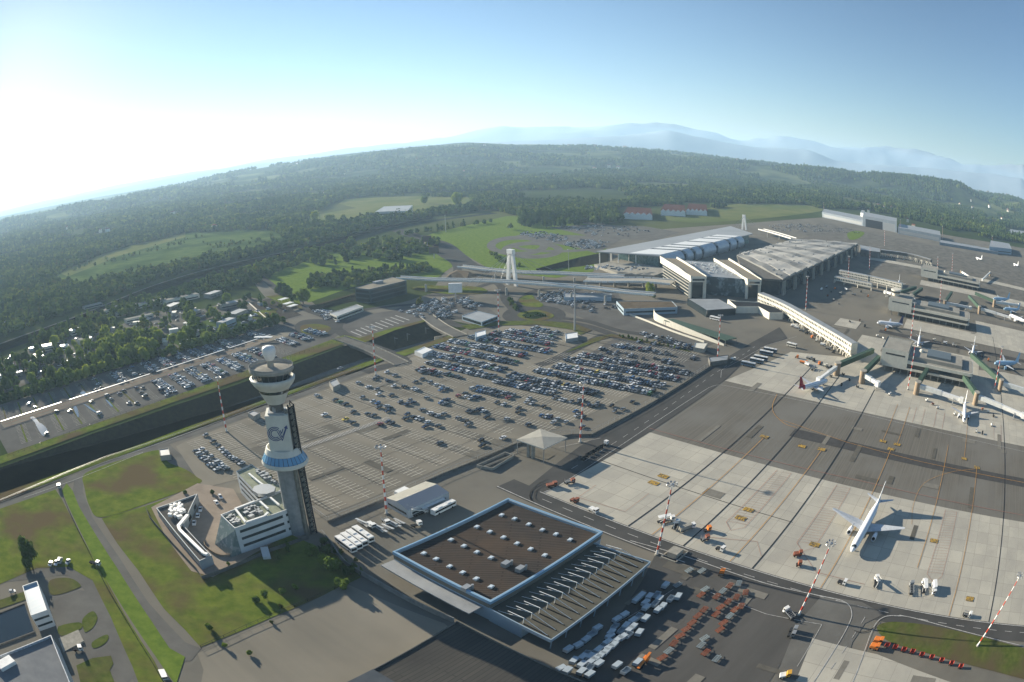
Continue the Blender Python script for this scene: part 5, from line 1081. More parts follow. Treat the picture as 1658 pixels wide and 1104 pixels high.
# ---------------------------------------------------------------- ground equipment
def deck_dolly(col,slats=True):
    t=thing('cargo_dolly','dolly','dolly',(0,0,0)); b=MB()
    b.box((0,0,.75),(3.3,.25,.2)); b.box((0,1.1,.75),(3.3,.2,.2)); b.box((0,-1.1,.75),(3.3,.2,.2)); b.box((-1.6,0,.75),(.2,2.4,.2)); b.box((1.6,0,.75),(.2,2.4,.2)); b.build('frame',col,t)
    b=MB()
    for i in range(6): b.box((-1.3+i*.52,0,.9),(.2,2.3,.12))
    b.build('roller_deck',col,t)
    for x in (-1.1,1.1):
        for y in (-.9,.9): b=MB(); b.tube((x,y-.1,.35),(x,y+.1,.35),.35,n=8); b.build('wheel',m_tyre,t)
    b=MB(); b.bar((1.6,0,.6),(2.9,0,.3),.12); b.build('tow_bar',col,t); return t
dr=deck_dolly(m_rust); dg=deck_dolly(mat('grey dolly metal',(.22,.26,.27),.6))
s_=5.41; fl_=[True,True]
ro=[(655,265),(795,325),(715,365),(540,360),(405,345),(640,405),(575,455),(430,475),(535,515),(755,445),(700,475),(375,530),(600,590),(570,650),(325,590),(275,645),(220,705),(165,770),(65,895),(445,850)]
gr=[(300,130),(410,135),(735,245),(595,310),(440,295),(655,530),(435,725),(405,785),(120,835),(540,905),(200,258)]
for L,pr_,nm_,k in ((ro,dr,'rusty orange',0),(gr,dg,'grey',1)):
    for x,y in L:
        q=PXY(1060+x/s_,900+y/s_,.7); put(pr_,fl_[k],q,TA-R(8)+rnd.gauss(0,.15)+(.5 if x>700 else 0),'%s cargo dolly standing in the chains of dollies on the freight yard'%nm_,'%s cargo dollies on the freight yard'%nm_); fl_[k]=False
# cargo containers (pale, open or covered)
def container(open_):
    t=thing('cargo_container','c','container',(0,0,0)); b=MB(); b.box((0,0,.95),(3.0,2.2,.16)); 
    for y in (-1.08,1.08): b.box((0,y,1.6),(3.0,.08,1.3))
    for x in (-1.46,1.46): b.box((x,0,1.6),(.08,2.2,1.3))
    b.build('body',mat('pale container panels',(.36,.41,.44),.5),t); b=MB()
    if not open_: b.box((0,0,2.3),(3.06,2.26,.12)); b.build('lid',mat('pale container lid',(.40,.45,.48),.5,c2=(.32,.37,.40),scale=.6),t)
    b=MB(); b.box((0,0,.6),(3.0,2.0,.3)); b.tube((-1,-1,.35),(-1,1,.35),.3,n=8); b.tube((1,-1,.35),(1,1,.35),.3,n=8); b.build('trolley',m_dark,t); return t
cc=container(False); co=container(True); f2=[True,True]
cl=[(215,825),(300,790),(370,740),(425,690),(470,640),(640,565),(705,525),(622,630),(590,680),(578,715),(780,575),(830,540),(890,555),(720,620),(780,630),(680,665),(750,655),(650,740),(690,720),(740,700),(835,680),(560,765),(610,790),(520,800),(570,815),(480,830),(540,850),(440,860),(500,880),(410,890),(460,905),(370,870),(420,930),(340,895),(480,950),(380,940),(810,395),(855,355),(925,365),(990,350),(1010,385),(890,420),(895,460),(970,430),(1040,450),(1000,480),(1065,265),(1110,385),(1175,365),(265,925),(335,960),(400,990),(330,1020),(400,1045),(640,965),(715,1015),(820,940),(150,995),(205,1012)]
for i,(x,y) in enumerate(cl):
    q=PXY(880+x/s_,900+y/s_,1.3); op=i%4==3; pr_=co if op else cc; k=int(op); put(pr_,f2[k],q,TB-R(4)+rnd.gauss(0,.12),'%s pale cargo container in the mass beside the freight canopy'%('open' if op else 'closed'),'pale cargo containers beside the freight canopy'); f2[k]=False
# vehicles: cab + body kinds
def truck(name,label,cat,p,rz,cab,body,L=6,h=2.6,extra=None,z=.35):
    t=thing(name,label,cat,(p[0],p[1],z),rz); b=MB(); b.box((L/2-.9,0,1.35),(1.8,2.2,1.9)); b.build('cab',cab,t,local=True); b=MB(); b.box((L/2-.1,0,1.75),(.3,2.0,.8)); b.box((L/2-.9,0,1.75),(1.2,2.26,.6)); b.build('window',m_cg,t,local=True)
    b=MB(); b.box((0,0,.65),(L,1.9,.35)); b.build('chassis',m_dark,t,local=True)
    if body: b=MB(); b.box((-.95,0,.85+h/2),(L-2.1,2.3,h)); b.build('cargo_body',body,t,local=True)
    for x in (-L*.3,L*.32):
        for y in (-.95,.95): b=MB(); b.tube((x,y-.15,.42),(x,y+.15,.42),.42,n=10); b.build('wheel',m_tyre,t,local=True)
    if extra: extra(t,L)
    return t
def stairs_x(t,L):
    b=MB(); b.bar((L/2-1,0,1.2),(-L/2-.5,0,4.2),1.9,.35); 
    for y in (-.95,.95): b.bar((L/2-1,y,2.1),(-L/2-.5,y,5.1),.08)
    b.bar((-L/2-.4,0,.8),(-L/2-.4,0,4.1),.3); b.build('stair_flight',m_white,t,local=True)
    b=MB()
    for i in range(12): b.box((L/2-1.2-i*(L-.7)/12,0,1.55+i*.25),(.3,1.7,.06))
    b.build('steps',m_steel,t,local=True)
def lift_x(t,L):
    b=MB(); b.box((-1,0,3.3),(L-2,2.4,.2)); 
    for s__ in (-1,1): b.bar((-L/2+.8,s__,1),(L/2-2.4,s__,3.2),.16); b.bar((L/2-2.4,s__,1),(-L/2+.8,s__,3.2),.16)
    b.build('lift_platform',m_white,t,local=True)
def frame_x(t,L):
    b=MB()
    for s__ in (-1.2,1.2): b.box((0,s__,1.5),(L*.9,.15,.2)); b.box((-L*.4,s__,1.6),(.15,.15,1.6)); b.box((L*.3,s__,1.6),(.15,.15,1.6))
    for i in range(6): b.box((-L*.4+i*L*.14,0,1.45),(.15,2.4,.12))
    b.build('loader_frame',m_steel,t,local=True)
vh=[('stair_truck','white passenger stair truck beside the gabled shed','stair truck',(671,826),TB-.2,m_white,None,7,1,stairs_x),('stair_truck','second white stair truck nearer the lone bus','stair truck',(680,831),TB-.2,m_white,None,7,1,stairs_x),
('tow_truck','white tow vehicle with trailer below the shed','truck',(674,850),TB-.3,m_white,None,4.5,1,None),('service_truck','small white truck beside the belt loaders under the mast','truck',(601,851),TB-1.7,m_white,m_white,5,.8,None),('service_truck','white truck at the head of the belt loaders','truck',(625,845),TB-1.9,m_white,None,5,.8,frame_x),
('crane_truck','white truck with orange crane base at the foot of the striped mast','truck',(1277,995),TA-R(105)+2.9,m_white,None,8,1,frame_x),('high_loader','white cargo high-loader under the mast by the apron road','loader',(1078,843),TA-R(90)+.9,m_white,None,8,1,lift_x),('stair_truck','pale blue stair ramp between two loaders','stair truck',(1094,851),TA+.3,m_ltblue,None,6,1,stairs_x),
('service_truck','large white and tan truck right of the stair ramp','truck',(1112,856),TA-R(90)+1.1,m_white,m_conc,8,1.8,None),('ground_power_unit','orange ground power unit on the concrete beside the lead-in line','cart',(1145,858),TA-.6,m_orange,None,3.4,1,None),('ground_power_unit','rusty loader standing in the truck shadow','cart',(1141,873),TA-.6,m_rust,None,4,1,frame_x),
('tow_tractor','white tractor parked at the edge of the apron road','tractor',(1166,889),TA-R(95),m_white,None,4.6,1,None),('tow_tractor','white tractor beside the road left of the airliner','tractor',(1363,943),TA-R(95),m_white,None,5,1,None),('tow_tractor','white tanker cart at the left apron corner','tractor',(961,827),TA-R(95),m_white,m_white,5,.9,None),
('stair_truck','white passenger stairs standing alone in front of the airliner','stair truck',(1418,943),TA+.35,m_white,None,7,1,stairs_x),('high_loader','grey cargo loader in the group of three by the road','loader',(1475,954),TA+.35,m_steel,None,8,1,frame_x),('high_loader','middle cargo loader with blue tinted platform','loader',(1495,951),TA+.35,m_white,None,8.5,1,lift_x),('catering_truck','white box truck at the right of the loader group','truck',(1511,954),TA+R(180)+.35,m_white,m_white,7.5,2.2,None),
('tow_tractor','white and yellow vehicle by the right apron road','tractor',(1565,996),TA-R(95),m_white,None,6,1,frame_x),('orange_tractor','orange tug on the freight yard beside the road','tractor',(1168,929),TA+.3,m_orange,None,3,1,None),('orange_truck','orange box truck nearest the grass island','truck',(1421,1038),TA-R(90),m_orange,m_orange,5,1.0,None),('orange_truck','orange box truck behind the first at the grass island','truck',(1415,1048),TA-R(90),m_orange,m_orange,5,1.0,None),
('belt_loader','orange belt loader raised among the white containers','loader',(1040,1075),TA+.2,m_orange,None,6,1,lambda t,L:(lambda b:(b.bar((-L/2,0,1),(L/2+1,0,3),1,.3),b.build('belt',m_orange,t,local=True)))(MB())),('tow_tractor','yellow and white tug at the bottom edge of the freight yard','tractor',(1270,1094),TA-R(60),m_yellow,m_white,4.5,.7,None),
('service_cart','small grey cart pair on the freight yard','cart',(1284,1020),TA-R(80),m_steel,None,3.2,1,None),('service_cart','second small grey cart below the first','cart',(1281,1028),TA-R(80),m_steel,None,3.2,1,None),('ground_power_unit','rusty orange loader on the pale apron left of the lead-in line','cart',(1291,898),TA-R(60),m_rust,m_rust,4.5,.8,None),('service_cart','small dark orange cart below the rusty loader','cart',(1293,914),TA-R(60),m_rust,None,2.6,1,None),
('tow_tractor','orange machine on the apron corner nearest the cargo building','tractor',(893,786),TA-.5,m_rust,m_rust,5,.7,None),('tow_tractor','orange machine beside the canopy shadow','tractor',(922,781),TA-.5,m_rust,None,5,.7,frame_x),('tow_tractor','small orange tug right of the apron corner','tractor',(930,811),TA-R(90),m_rust,m_rust,4,.5,None),('tow_tractor','white tug pulling baggage carts past the canopy shadow','tractor',(980,719),TA,m_white,None,3.2,1,None),
('service_truck','white service truck between tower lawn fence and access road','truck',(154,912),-1.0+TC,m_white,None,6,1,None),('pickup_truck','white pickup on the ramp road by the bottom left building','pickup',(126,1051),.55,m_white,None,4.8,1,None),('white_van','white van at the very bottom of the access road','van',(266,1094),-1.05,m_white,m_white,5.2,.9,None),('service_van','white van parked at the top of the lawn fence','van',(96,788),-1.1,m_white,m_white,4.5,.9,None),
('orange_loader','orange loader cluster near the red-tailed aircraft','loader',(1301,587),TA-R(90),m_orange,m_orange,8,.6,None),('service_truck','white fuel truck under the arches of the sunlit corridor','truck',(1286,528),TA-R(60),m_white,m_white,8,1.4,None),('service_van','white van at the road junction beside the gate mast','van',(1187,582),TA-R(80),m_white,m_white,4.5,.8,None)]
for v in vh: truck(v[0],v[1],v[2],PXY(v[3][0],v[3][1],.8),v[4],v[5],v[6],v[7],v[8],v[9])
# belt loaders and tow bars under the mast
for i,(x,y) in enumerate([(586,848),(594,853),(612,856),(619,861),(628,857),(640,853),(647,848),(634,849)]):
    q=PXY(x,y); t=thing('belt_loader','slim grey belt loader parked in the line under the striped mast','loader',(*q,.3),TB-R(92)-.1+rnd.gauss(0,.05),group='belt loaders under the mast'); b=MB(); b.bar((-4,0,.8),(4,0,1.7),1.0,.3); b.build('belt',m_steel,t,local=True); b=MB(); b.box((-.5,0,.6),(4,1.4,.5)); b.build('chassis',m_white,t,local=True)
# baggage cart trains
def cart(col,nm_,p,rz,grp,lab):
    t=thing('baggage_cart',lab,'cart',(*p,.3),rz,group=grp); b=MB(); b.box((0,0,.7),(2.6,1.5,.2)); b.box((-1.25,0,1.2),(.1,1.5,1.0)); b.box((1.25,0,1.2),(.1,1.5,1.0)); b.box((0,.7,1.2),(2.6,.08,.8)); b.build('body',col,t,local=True)
    [MB().tube((dx,-.7,.3),(dx,.7,.3),.3,n=8).build('wheel',m_tyre,t,local=True) for dx in (-.9,.9)]
for i,(x,y) in enumerate([(1434,1048),(1447,1051),(1461,1055),(1475,1058),(1490,1063),(1506,1067),(1522,1072),(1538,1077),(1553,1082)]): cart(mat('red cart',(.33,.05,.03),.6),'red',PXY(x,y),TA-R(88),'red baggage carts below the grass island','red baggage cart in the train below the grass island')
for i,(x,y) in enumerate([(972,727),(966,731),(959,735),(952,739),(945,745)]): cart(m_dark,'dark',PXY(x,y),TA,'dark baggage carts behind the white tug','dark baggage cart in the train behind the white tug')
for i in range(26):
    x,y=[(1330,590),(1340,597),(1350,602),(1345,611),(1365,608),(1375,617),(1362,625),(1388,628),(1440,640),(1500,650),(1510,656),(1518,662),(1590,664),(1600,668),(1608,675),(1605,690),(1580,700),(1590,703),(1545,672),(1376,522),(1392,520),(1340,480),(1350,486),(1358,493),(1420,545),(1430,549)][i]
    cart(rnd.choice((m_steel,m_dark,m_white,m_rust)),'',PXY(x,y),rnd.uniform(0,3),'service carts around the satellites','small service cart standing round the satellites')
# utility block beside the road
q=PXY(1092,899); t=thing('pump_block','square concrete utility block with a low surround by the apron road','block',(*q,0)); b=MB(); b.box((*q,1.3),(5,5,2.6),TA); b.build('body',m_conc,t); b=MB()
for dx,dy,sx,sy in ((0,-4,9,.5),(0,4,9,.5),(4.4,0,.5,8),(-4.4,0,.5,8)): b.box((q[0]+dx*math.cos(TA)-dy*math.sin(TA),q[1]+dx*math.sin(TA)+dy*math.cos(TA),.4),(sx,sy,.8),TA)
b.build('surround_wall',m_conc,t)
# ---------------------------------------------------------------- aircraft
def airliner(label,nose,tail,zc=3.6,L=None,span=None,body=None,finc=None,engc=None,rearc=None,r=2.5,fin_h=8.5,wing_side=(-1,1)):
    a=Vector(PXY(*nose,zc)); c=Vector(PXY(*tail,zc+.6)); d=(a-c).normalized(); L=L or (a-c).length; mid=a-d*L/2
    t=thing('airliner',label,'aircraft',(mid.x,mid.y,.3),math.atan2(d.y,d.x)); body=body or mat('aircraft white',(.72,.73,.74),.3,spec=.5); span=span or L*.92
    h=L/2; b=MB(); z=zc; st=[(-h,.12,.9),(-h+.08*L,.9,.75),(-h+.2*L,1.7,.4),(-h+.32*L,r,0),(h-.14*L,r,0),(h-.07*L,r*.86,-.1),(h-.03*L,r*.6,-.3),(h-.008*L,r*.28,-.5),(h,.05,-.6)]
    n=20; vs=[];fs=[]
    for x,rr,dz in st:
        for i in range(n): th_=2*math.pi*i/n; vs.append((x,rr*math.cos(th_),z+dz+rr*math.sin(th_)))
    for j in range(len(st)-1):
        for i in range(n): fs.append((j*n+i,j*n+(i+1)%n,(j+1)*n+(i+1)%n,(j+1)*n+i))
    ks=[1 if (rearc and j<2) else 0 for j in range(len(st)-1) for i in range(n)]
    b.add(vs,fs); b.m=ks; b.build('fuselage',[body,rearc or body],t,smooth=True,local=True)
    wm=mat('aircraft wing grey',(.48,.50,.52),.4,c2=(.40,.42,.44),scale=.5)
    def panel(x0,c0_,y0,z0,x1,c1,y1,z1,th_,m_,nm_):
        b=MB(); vs=[]
        for x,cc_,y,zz,tt in ((x0,c0_,y0,z0,th_),(x1,c1,y1,z1,th_*.35)):
            vs+=[(x,y,zz),(x-cc_*.35,y,zz+tt*.5),(x-cc_,y,zz),(x-cc_*.35,y,zz-tt*.5)]
        b.add(vs,[(0,1,5,4),(1,2,6,5),(2,3,7,6),(3,0,4,7),(4,5,6,7),(3,2,1,0)]); return b.build(nm_,m_,t,local=True)
    for s_ in (-1,1):
        panel(L*.13,L*.18,0,z-1.3,-L*.03,L*.035,s_*span/2,z+.9,.9,wm,'wing')
        panel(-h+.135*L,L*.075,0,z+.9,-h+.03*L,L*.028,s_*span*.19,z+1.4,.35,wm,'tailplane')
        e=MB(); ex=L*.12; ey=s_*span*.165; e.lathe((0,0,0),[(1.05,-2.4),(1.4,-1),(1.5,.8),(1.35,2.2),(1.15,2.25),(1.1,1.4)],18)
        e.v=[(ex+v[2],ey+v[0],z-2.2+v[1]) for v in e.v]; en=e.build('engine',engc or body,t,local=True); e=MB(); e.lathe((0,0,0),[(0,1.5),(1.12,1.5)],16); e.v=[(ex+v[2],ey+v[0],z-2.2+v[1]) for v in e.v]; e.build('fan',m_dark,en,local=True)
        e=MB(); e.bar((ex-1,ey,z-1.2),(ex-3,ey,z-.6),.4,.8); e.build('engine_pylon',wm,t,local=True)
        g_=MB(); g_.bar((-L*.03,s_*L*.05,z-1.6),(-L*.03,s_*L*.05,.7),.35); 
        for k in (-.7,.7): g_.tube((-L*.03+k,s_*L*.05-.35,.6),(-L*.03+k,s_*L*.05+.35,.6),.6,n=12)
        g_.build('main_gear',m_dark,t,local=True)
    b=MB(); x0=-h+.17*L; vs=[]
    for x,cc_,zz,tt in ((x0+L*.02,L*.16,z+r*.55,1.0),(x0-L*.11,L*.055,z+r*.5+fin_h,.45)): vs+=[(x,0,zz),(x-cc_*.4,tt/2,zz),(x-cc_,0,zz),(x-cc_*.4,-tt/2,zz)]
    b.add(vs,[(0,1,5,4),(1,2,6,5),(2,3,7,6),(3,0,4,7),(4,5,6,7)]); b.build('fin',finc or body,t,local=True)
    g_=MB(); g_.bar((h-.12*L,0,z-1.5),(h-.12*L,0,.5),.25); g_.tube((h-.12*L,-.35,.45),(h-.12*L,.35,.45),.45,n=12); g_.build('nose_gear',m_dark,t,local=True)
    cw=MB(); x=h-.045*L; rr=r*.74
    for k in range(-2,3):
        th0,th1=R(90-k*26-11),R(90-k*26+11); cw.add([(x+.9,(rr-.32)*math.cos(th0),z-.22+(rr-.32)*math.sin(th0)+.02),(x+.9,(rr-.32)*math.cos(th1),z-.22+(rr-.32)*math.sin(th1)+.02),(x,(rr+.16)*math.cos(th1),z-.12+(rr+.16)*math.sin(th1)),(x,(rr+.16)*math.cos(th0),z-.12+(rr+.16)*math.sin(th0))],[(0,1,2,3)])
    cw.build('cockpit_window',m_glass,t,local=True)
    w_=MB()
    for s_ in (-1,1):
        for i in range(int(L*.62/1.1)): w_.box((h-.15*L-i*1.1,s_*(r*.985),z+.55),(.32,.08,.42))
    o=w_.build('cabin_windows',m_glass,t,local=True); o['kind']='stuff'
    return t
airliner('white twin-engined airliner parked alone on the foreground apron',(1379,892),(1421,815),r=2.5,L=47,span=51,fin_h=8.5)
redm=mat('dark red livery',(.30,.015,.03),.4)
airliner('regional jet with dark red tail at the leftmost jet bridge',(1340,616),(1298,628),r=1.9,zc=3,L=34,span=33,finc=redm,rearc=redm,fin_h=7.5)
airliner('white jet seen nose-on in front of the nearest satellite',(1561,682),(1562,660),r=1.9,zc=3,L=34,span=33)
airliner('white jet with dark blue tail parked behind the nearest satellite',(1420,522),(1474,527),r=2.0,zc=3.2,L=38,span=34,finc=mat('navy tail',(.02,.03,.10),.4),fin_h=8)
airliner('pale blue striped jet just past the end of the nearest satellite',(1610,588),(1690,588),r=2.2,L=46,span=42,body=mat('pale blue livery',(.35,.52,.66),.35))
airliner('pale blue jet beyond the middle satellite at the right edge',(1608,484),(1675,487),r=2.4,L=50,span=46,body=mat('pale blue livery',(.35,.52,.66),.35))
airliner('second pale jet at the right edge behind the middle satellite',(1625,500),(1690,506),r=2.2,L=44,span=42,body=mat('pale blue livery',(.35,.52,.66),.35))
airliner('small white jet tail-on between middle satellite and shaded corridor',(1453,462),(1459,450),r=1.8,zc=3,L=32,span=30)
airliner('white jet behind the dome of the nearest satellite',(1487,560),(1489,545),r=1.8,zc=3,L=32,span=30)
airliner('white jet parked between satellites seen nose-on',(1574,575),(1577,560),r=1.8,zc=3,L=32,span=30)
airliner('white jet with turquoise stripe cut by the right edge',(1634,510),(1668,524),r=2.3,zc=3.4,L=46,span=42)
airliner('small white jet on the far apron before the long shed',(1580,417),(1592,421),r=1.6,zc=2.6,L=28,span=26); airliner('small white jet farther right on the far apron',(1641,427),(1650,431),r=1.6,zc=2.6,L=28,span=26)
# walkway roof of the left car park
q0,q1=FC(98,-420),FC(375,-421); 
for a,c,l in ((98,160,'short walkway roof at the near end of the long left car park'),(168,250,'second stretch of walkway roof in the long left car park'),(257,330,'third stretch of walkway roof in the long left car park'),(336,383,'last stretch of walkway roof in the long left car park')):
    p,q=FC(a,-421.5),FC(c,-421.5); t=thing('walkway_roof',l,'walkway roof',(*p,0)); b=MB(); b.bar((*p,2.9),(*q,2.9),1.1,.15); b.build('roof',m_white,t)
    n=int((c-a)/9); b=MB()
    for i in range(n+1): e=Vector(p).lerp(Vector(q),i/n); b.bar((*e,0),(*e,2.85),.15)
    o=b.build('posts',m_steel,t); o['kind']='stuff'
b=MB(); q=PXY(427,552); b.box((*q,3.4),(16,4,.4),TC-R(60)); b.box((q[0],q[1],1.6),(.4,.4,3.2)); tag(b.build('entrance_roof',m_white),'white canopy roof crossing the walkway of the left car park','canopy')

# more vehicles round the corridors and satellites
gl=['beside the arches of the sunlit corridor','under the shaded corridor','on the apron behind the nearest satellite','in front of the middle satellite','near the red-tailed aircraft']
gp=[[(1290,532),(1298,537),(1306,541),(1315,548),(1322,553),(1332,560),(1341,566),(1349,572)],[(1330,470),(1338,466),(1345,474),(1352,469),(1361,476),(1370,470),(1382,478),(1394,474),(1405,481)],[(1400,530),(1433,536),(1512,552),(1530,557),(1545,561),(1590,578),(1600,585),(1622,592)],[(1462,499),(1495,505),(1510,510),(1545,514),(1560,519),(1500,497)],[(1310,582),(1318,586),(1327,591),(1336,594),(1307,592),(1316,599),(1346,598),(1290,580)]]
kinds=[('service_truck','white service truck',m_white,m_white,6,1.2,None),('tow_tractor','small dark tug',m_dark,None,3.4,1,None),('service_van','pale van',m_cream,m_cream,4.6,.8,None),('loader','grey loader',m_steel,None,6.5,1,frame_x),('orange_tractor','orange tug',m_orange,None,3.2,1,None)]
for l,ps in zip(gl,gp):
    for i,(x,y) in enumerate(ps):
        k=kinds[(i*3+len(l))%5]; t=truck(k[0],k[1]+' '+l,k[0].split('_')[-1],PXY(x,y),rnd.choice((TA,TA-R(90),TA+R(60))),k[2],k[3],k[4],k[5],k[6]); t['group']='service vehicles '+l
# ---------------------------------------------------------------- hills and mountains on the horizon
def terrain(name,line,dist,d0,d1,m,amp,nx=160,ny=26,az0=-66,az1=88,seed=0):
    """a broad ridge: its crest follows heights seen at given bearings, its flanks fall to the plain on both sides"""
    az=[];hh=[]
    for x,y in line:
        r=ray(x,y); az.append(math.degrees(math.atan2(r[0],r[1]))); hh.append(max(2,CH+dist*r[2]/math.hypot(r[0],r[1])-(24 if dist<8000 else 40)))
    v=[];f=[]
    for i in range(nx+1):
        a=az0+(az1-az0)*i/nx; h=float(np.interp(a,az,hh,left=hh[0]*.6,right=hh[-1]*.9)); fa=1
        for j in range(ny+1):
            s=j/ny; dd=d0+(d1-d0)*s; k=(dd-d0)/(dist-d0) if dd<dist else 1-(dd-dist)/(d1-dist)
            sh=math.sin(k*math.pi/2)**1.3; x,y=dd*math.sin(R(a)),dd*math.cos(R(a)); n_=noise.fractal(Vector((x/1800+seed,y/1800,seed)),1,2,4)
            z=h*sh*(1+ (n_*.22 if k<.97 else n_*.04))+n_*amp*sh*(1-sh)*2; v.append((x,y,max(z,.0)-1.5 if k<.02 else max(z,.3)))
    for i in range(nx):
        for j in range(ny): a=i*(ny+1)+j; f.append((a,a+ny+1,a+ny+2,a+1))
    me=bpy.data.meshes.new(name); me.from_pydata(v,[],f); me.materials.append(m); me.polygons.foreach_set('use_smooth',[True]*len(f)); o=bpy.data.objects.new(name,me); COL.objects.link(o); o['kind']='structure'; return v
m_hill=mat('wooded hillside',(.022,.036,.018),.95,c2=(.055,.08,.028),scale=.012,c3=(.14,.155,.06),scale3=.0022,bump=1)
m_mt=mat('hazed mountain rock',(.26,.31,.36),.95,c2=(.29,.34,.39),scale=.002)  # distance haze put into the rock colour as a pale blue
terrain('hills',[(0,356),(150,325),(300,293),(400,272),(500,256),(600,242),(700,233),(753,229),(800,231),(830,233),(920,233),(1000,236),(1100,243),(1198,255),(1300,267),(1397,277),(1470,288),(1530,296),(1600,309),(1658,318)],6500,3300,9500,m_hill,40)
terrain('hills',[(0,352),(300,300),(900,250),(1100,252),(1250,262),(1320,268),(1397,277),(1450,281),(1500,287),(1540,291),(1560,296),(1578,308),(1600,318),(1658,322)],4600,3900,5600,m_hill,25,seed=5,ny=14)
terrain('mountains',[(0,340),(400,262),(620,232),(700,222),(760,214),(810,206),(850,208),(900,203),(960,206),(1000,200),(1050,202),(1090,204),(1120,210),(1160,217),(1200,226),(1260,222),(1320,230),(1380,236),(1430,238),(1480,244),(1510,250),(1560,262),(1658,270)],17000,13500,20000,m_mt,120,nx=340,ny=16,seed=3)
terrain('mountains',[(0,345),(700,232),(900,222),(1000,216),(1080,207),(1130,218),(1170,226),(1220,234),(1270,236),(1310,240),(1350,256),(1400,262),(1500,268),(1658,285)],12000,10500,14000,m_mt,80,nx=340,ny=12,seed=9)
# ---------------------------------------------------------------- trees
m_leaf=[leafmat('oak leaves',(.075,.125,.028),(.12,.18,.04)),leafmat('dark leaves',(.045,.08,.026),(.075,.12,.035)),leafmat('light leaves',(.13,.19,.035),(.18,.24,.05))]
def crown(seed,w_,h_,n,s_,shape='round'):
    r=random.Random(seed); b=MB(); lob=[]
    for i in range(9 if shape=='round' else 7):
        if shape=='round': t=r.uniform(0,6.28); q=r.uniform(.15,.62); lob.append((q*w_/2*math.cos(t),q*w_/2*math.sin(t),h_*r.uniform(.28,.8),w_*r.uniform(.2,.34)))
        else: z=(i+.5)/7; q=w_*.12; lob.append((r.uniform(-q,q),r.uniform(-q,q),h_*(.12+.8*z),w_*(.36 if z<.6 else .36*(1.25-z)/.65)*r.uniform(.8,1.1)))
    for i in range(n):
        lx,ly,lz,lr=r.choice(lob); u=r.uniform(-.75,1); t=r.uniform(0,6.28); q=math.sqrt(max(0,1-u*u)); rr=lr*r.uniform(.72,1.12)
        nx_,ny_,nz_=q*math.cos(t),q*math.sin(t),u; c=Vector((lx+nx_*rr,ly+ny_*rr,lz+nz_*rr*.9)); nn=Vector((nx_+r.gauss(0,.35),ny_+r.gauss(0,.35),nz_+r.gauss(0,.35)+.15)).normalized()
        a=nn.orthogonal().normalized(); bb=nn.cross(a); th_=r.uniform(0,6.28); a,bb=a*math.cos(th_)+bb*math.sin(th_),bb*math.cos(th_)-a*math.sin(th_); k=s_*r.uniform(.6,1.3)
        p=[c+a*k+nn*-.15*k,c+bb*k*.8-nn*.1*k,c-a*k*.9-nn*.2*k,c-bb*k*.85]; b.add(p,[(0,1,2,3)])
    for lx,ly,lz,lr in lob: # inner mass that keeps the crown from being see-through
        vs=[];fs=[]; 
        for u in (-.9,-.3,.3,.9):
            for i in range(6): t=i*1.047; q=math.sqrt(1-u*u); vs.append((lx+lr*.78*q*math.cos(t),ly+lr*.78*q*math.sin(t),lz+lr*.72*u))
        for j in range(3):
            for i in range(6): fs.append((j*6+i,j*6+(i+1)%6,j*6+6+(i+1)%6,j*6+6+i))
        fs.append(tuple(range(18,24))); b.add(vs,fs)
    return b
def trunk(h_,w_,seed):
    r=random.Random(seed); b=MB(); b.tube((0,0,-.3),(0,0,h_*.5),.035*h_,.02*h_,7)
    for i in range(4): t=i*1.6+r.random(); b.tube((0,0,h_*(.25+.06*i)),(w_*.28*math.cos(t),w_*.28*math.sin(t),h_*(.5+.06*i)),.014*h_,.006*h_,5)
    return b
TV=[]
for i,(w_,h_,shp) in enumerate([(10,11,'round'),(9,12,'round'),(11,12,'round'),(5,13,'tall'),(4,11,'tall'),(8,8,'round')]):
    for j in range(3):
        if shp=='tall' and j==2: continue
        c=crown(i*7+j,w_,h_,430,w_*.085,shp); o=c.build('crown',m_leaf[j]); cm_=o.data; bpy.data.objects.remove(o); k=trunk(h_,w_,i); o=k.build('trunk',m_bark); tm=o.data; bpy.data.objects.remove(o); TV.append((w_,h_,shp,j,cm_,tm))
trees=[] # x,y,size,variant,label,group
def vpick(shape=None,tone=None): 
    L=[i for i,v in enumerate(TV) if (shape is None or v[2]==shape) and (tone is None or v[3] in (tone if hasattr(tone,'__len__') else (tone,)))]; return rnd.choice(L)
def line_trees(pts,step,label,group,jit=1.5,sc_=(.7,1.1),shape=None,tone=None):
    q=[PXY(x,y) for x,y in pts]
    for a,c in zip(q[:-1],q[1:]):
        a=Vector(a);c=Vector(c); L=(c-a).length; n=max(1,int(L/step))
        for i in range(n): p=a.lerp(c,(i+rnd.random()*.6)/n); trees.append((p.x+rnd.gauss(0,jit),p.y+rnd.gauss(0,jit),rnd.uniform(*sc_),vpick(shape,tone),label,group))
def poly_trees(poly,n,label,group,sc_=(.7,1.2),shape=None,tone=None):
    q=[PXY(*p) for p in poly]; xs=[p[0] for p in q];ys=[p[1] for p in q]; c=0;tr=0
    while c<n and tr<n*60:
        tr+=1; p=(rnd.uniform(min(xs),max(xs)),rnd.uniform(min(ys),max(ys)))
        if inpoly(p,q): trees.append((*p,rnd.uniform(*sc_),vpick(shape,tone),label,group)); c+=1
line_trees([(0,652),(60,638),(110,622),(170,602),(250,580),(300,568),(380,545),(460,520)],2.2,'leafy tree in the dense belt along the upper edge of the left car park','trees along the left car park',2.5,(.5,.95))
poly_trees([(0,600),(0,645),(100,622),(190,595),(255,572),(262,552),(200,545),(160,560),(110,575),(60,590)],110,'broad tree in the clump above the left car park','trees above the left car park',(.75,1.15))
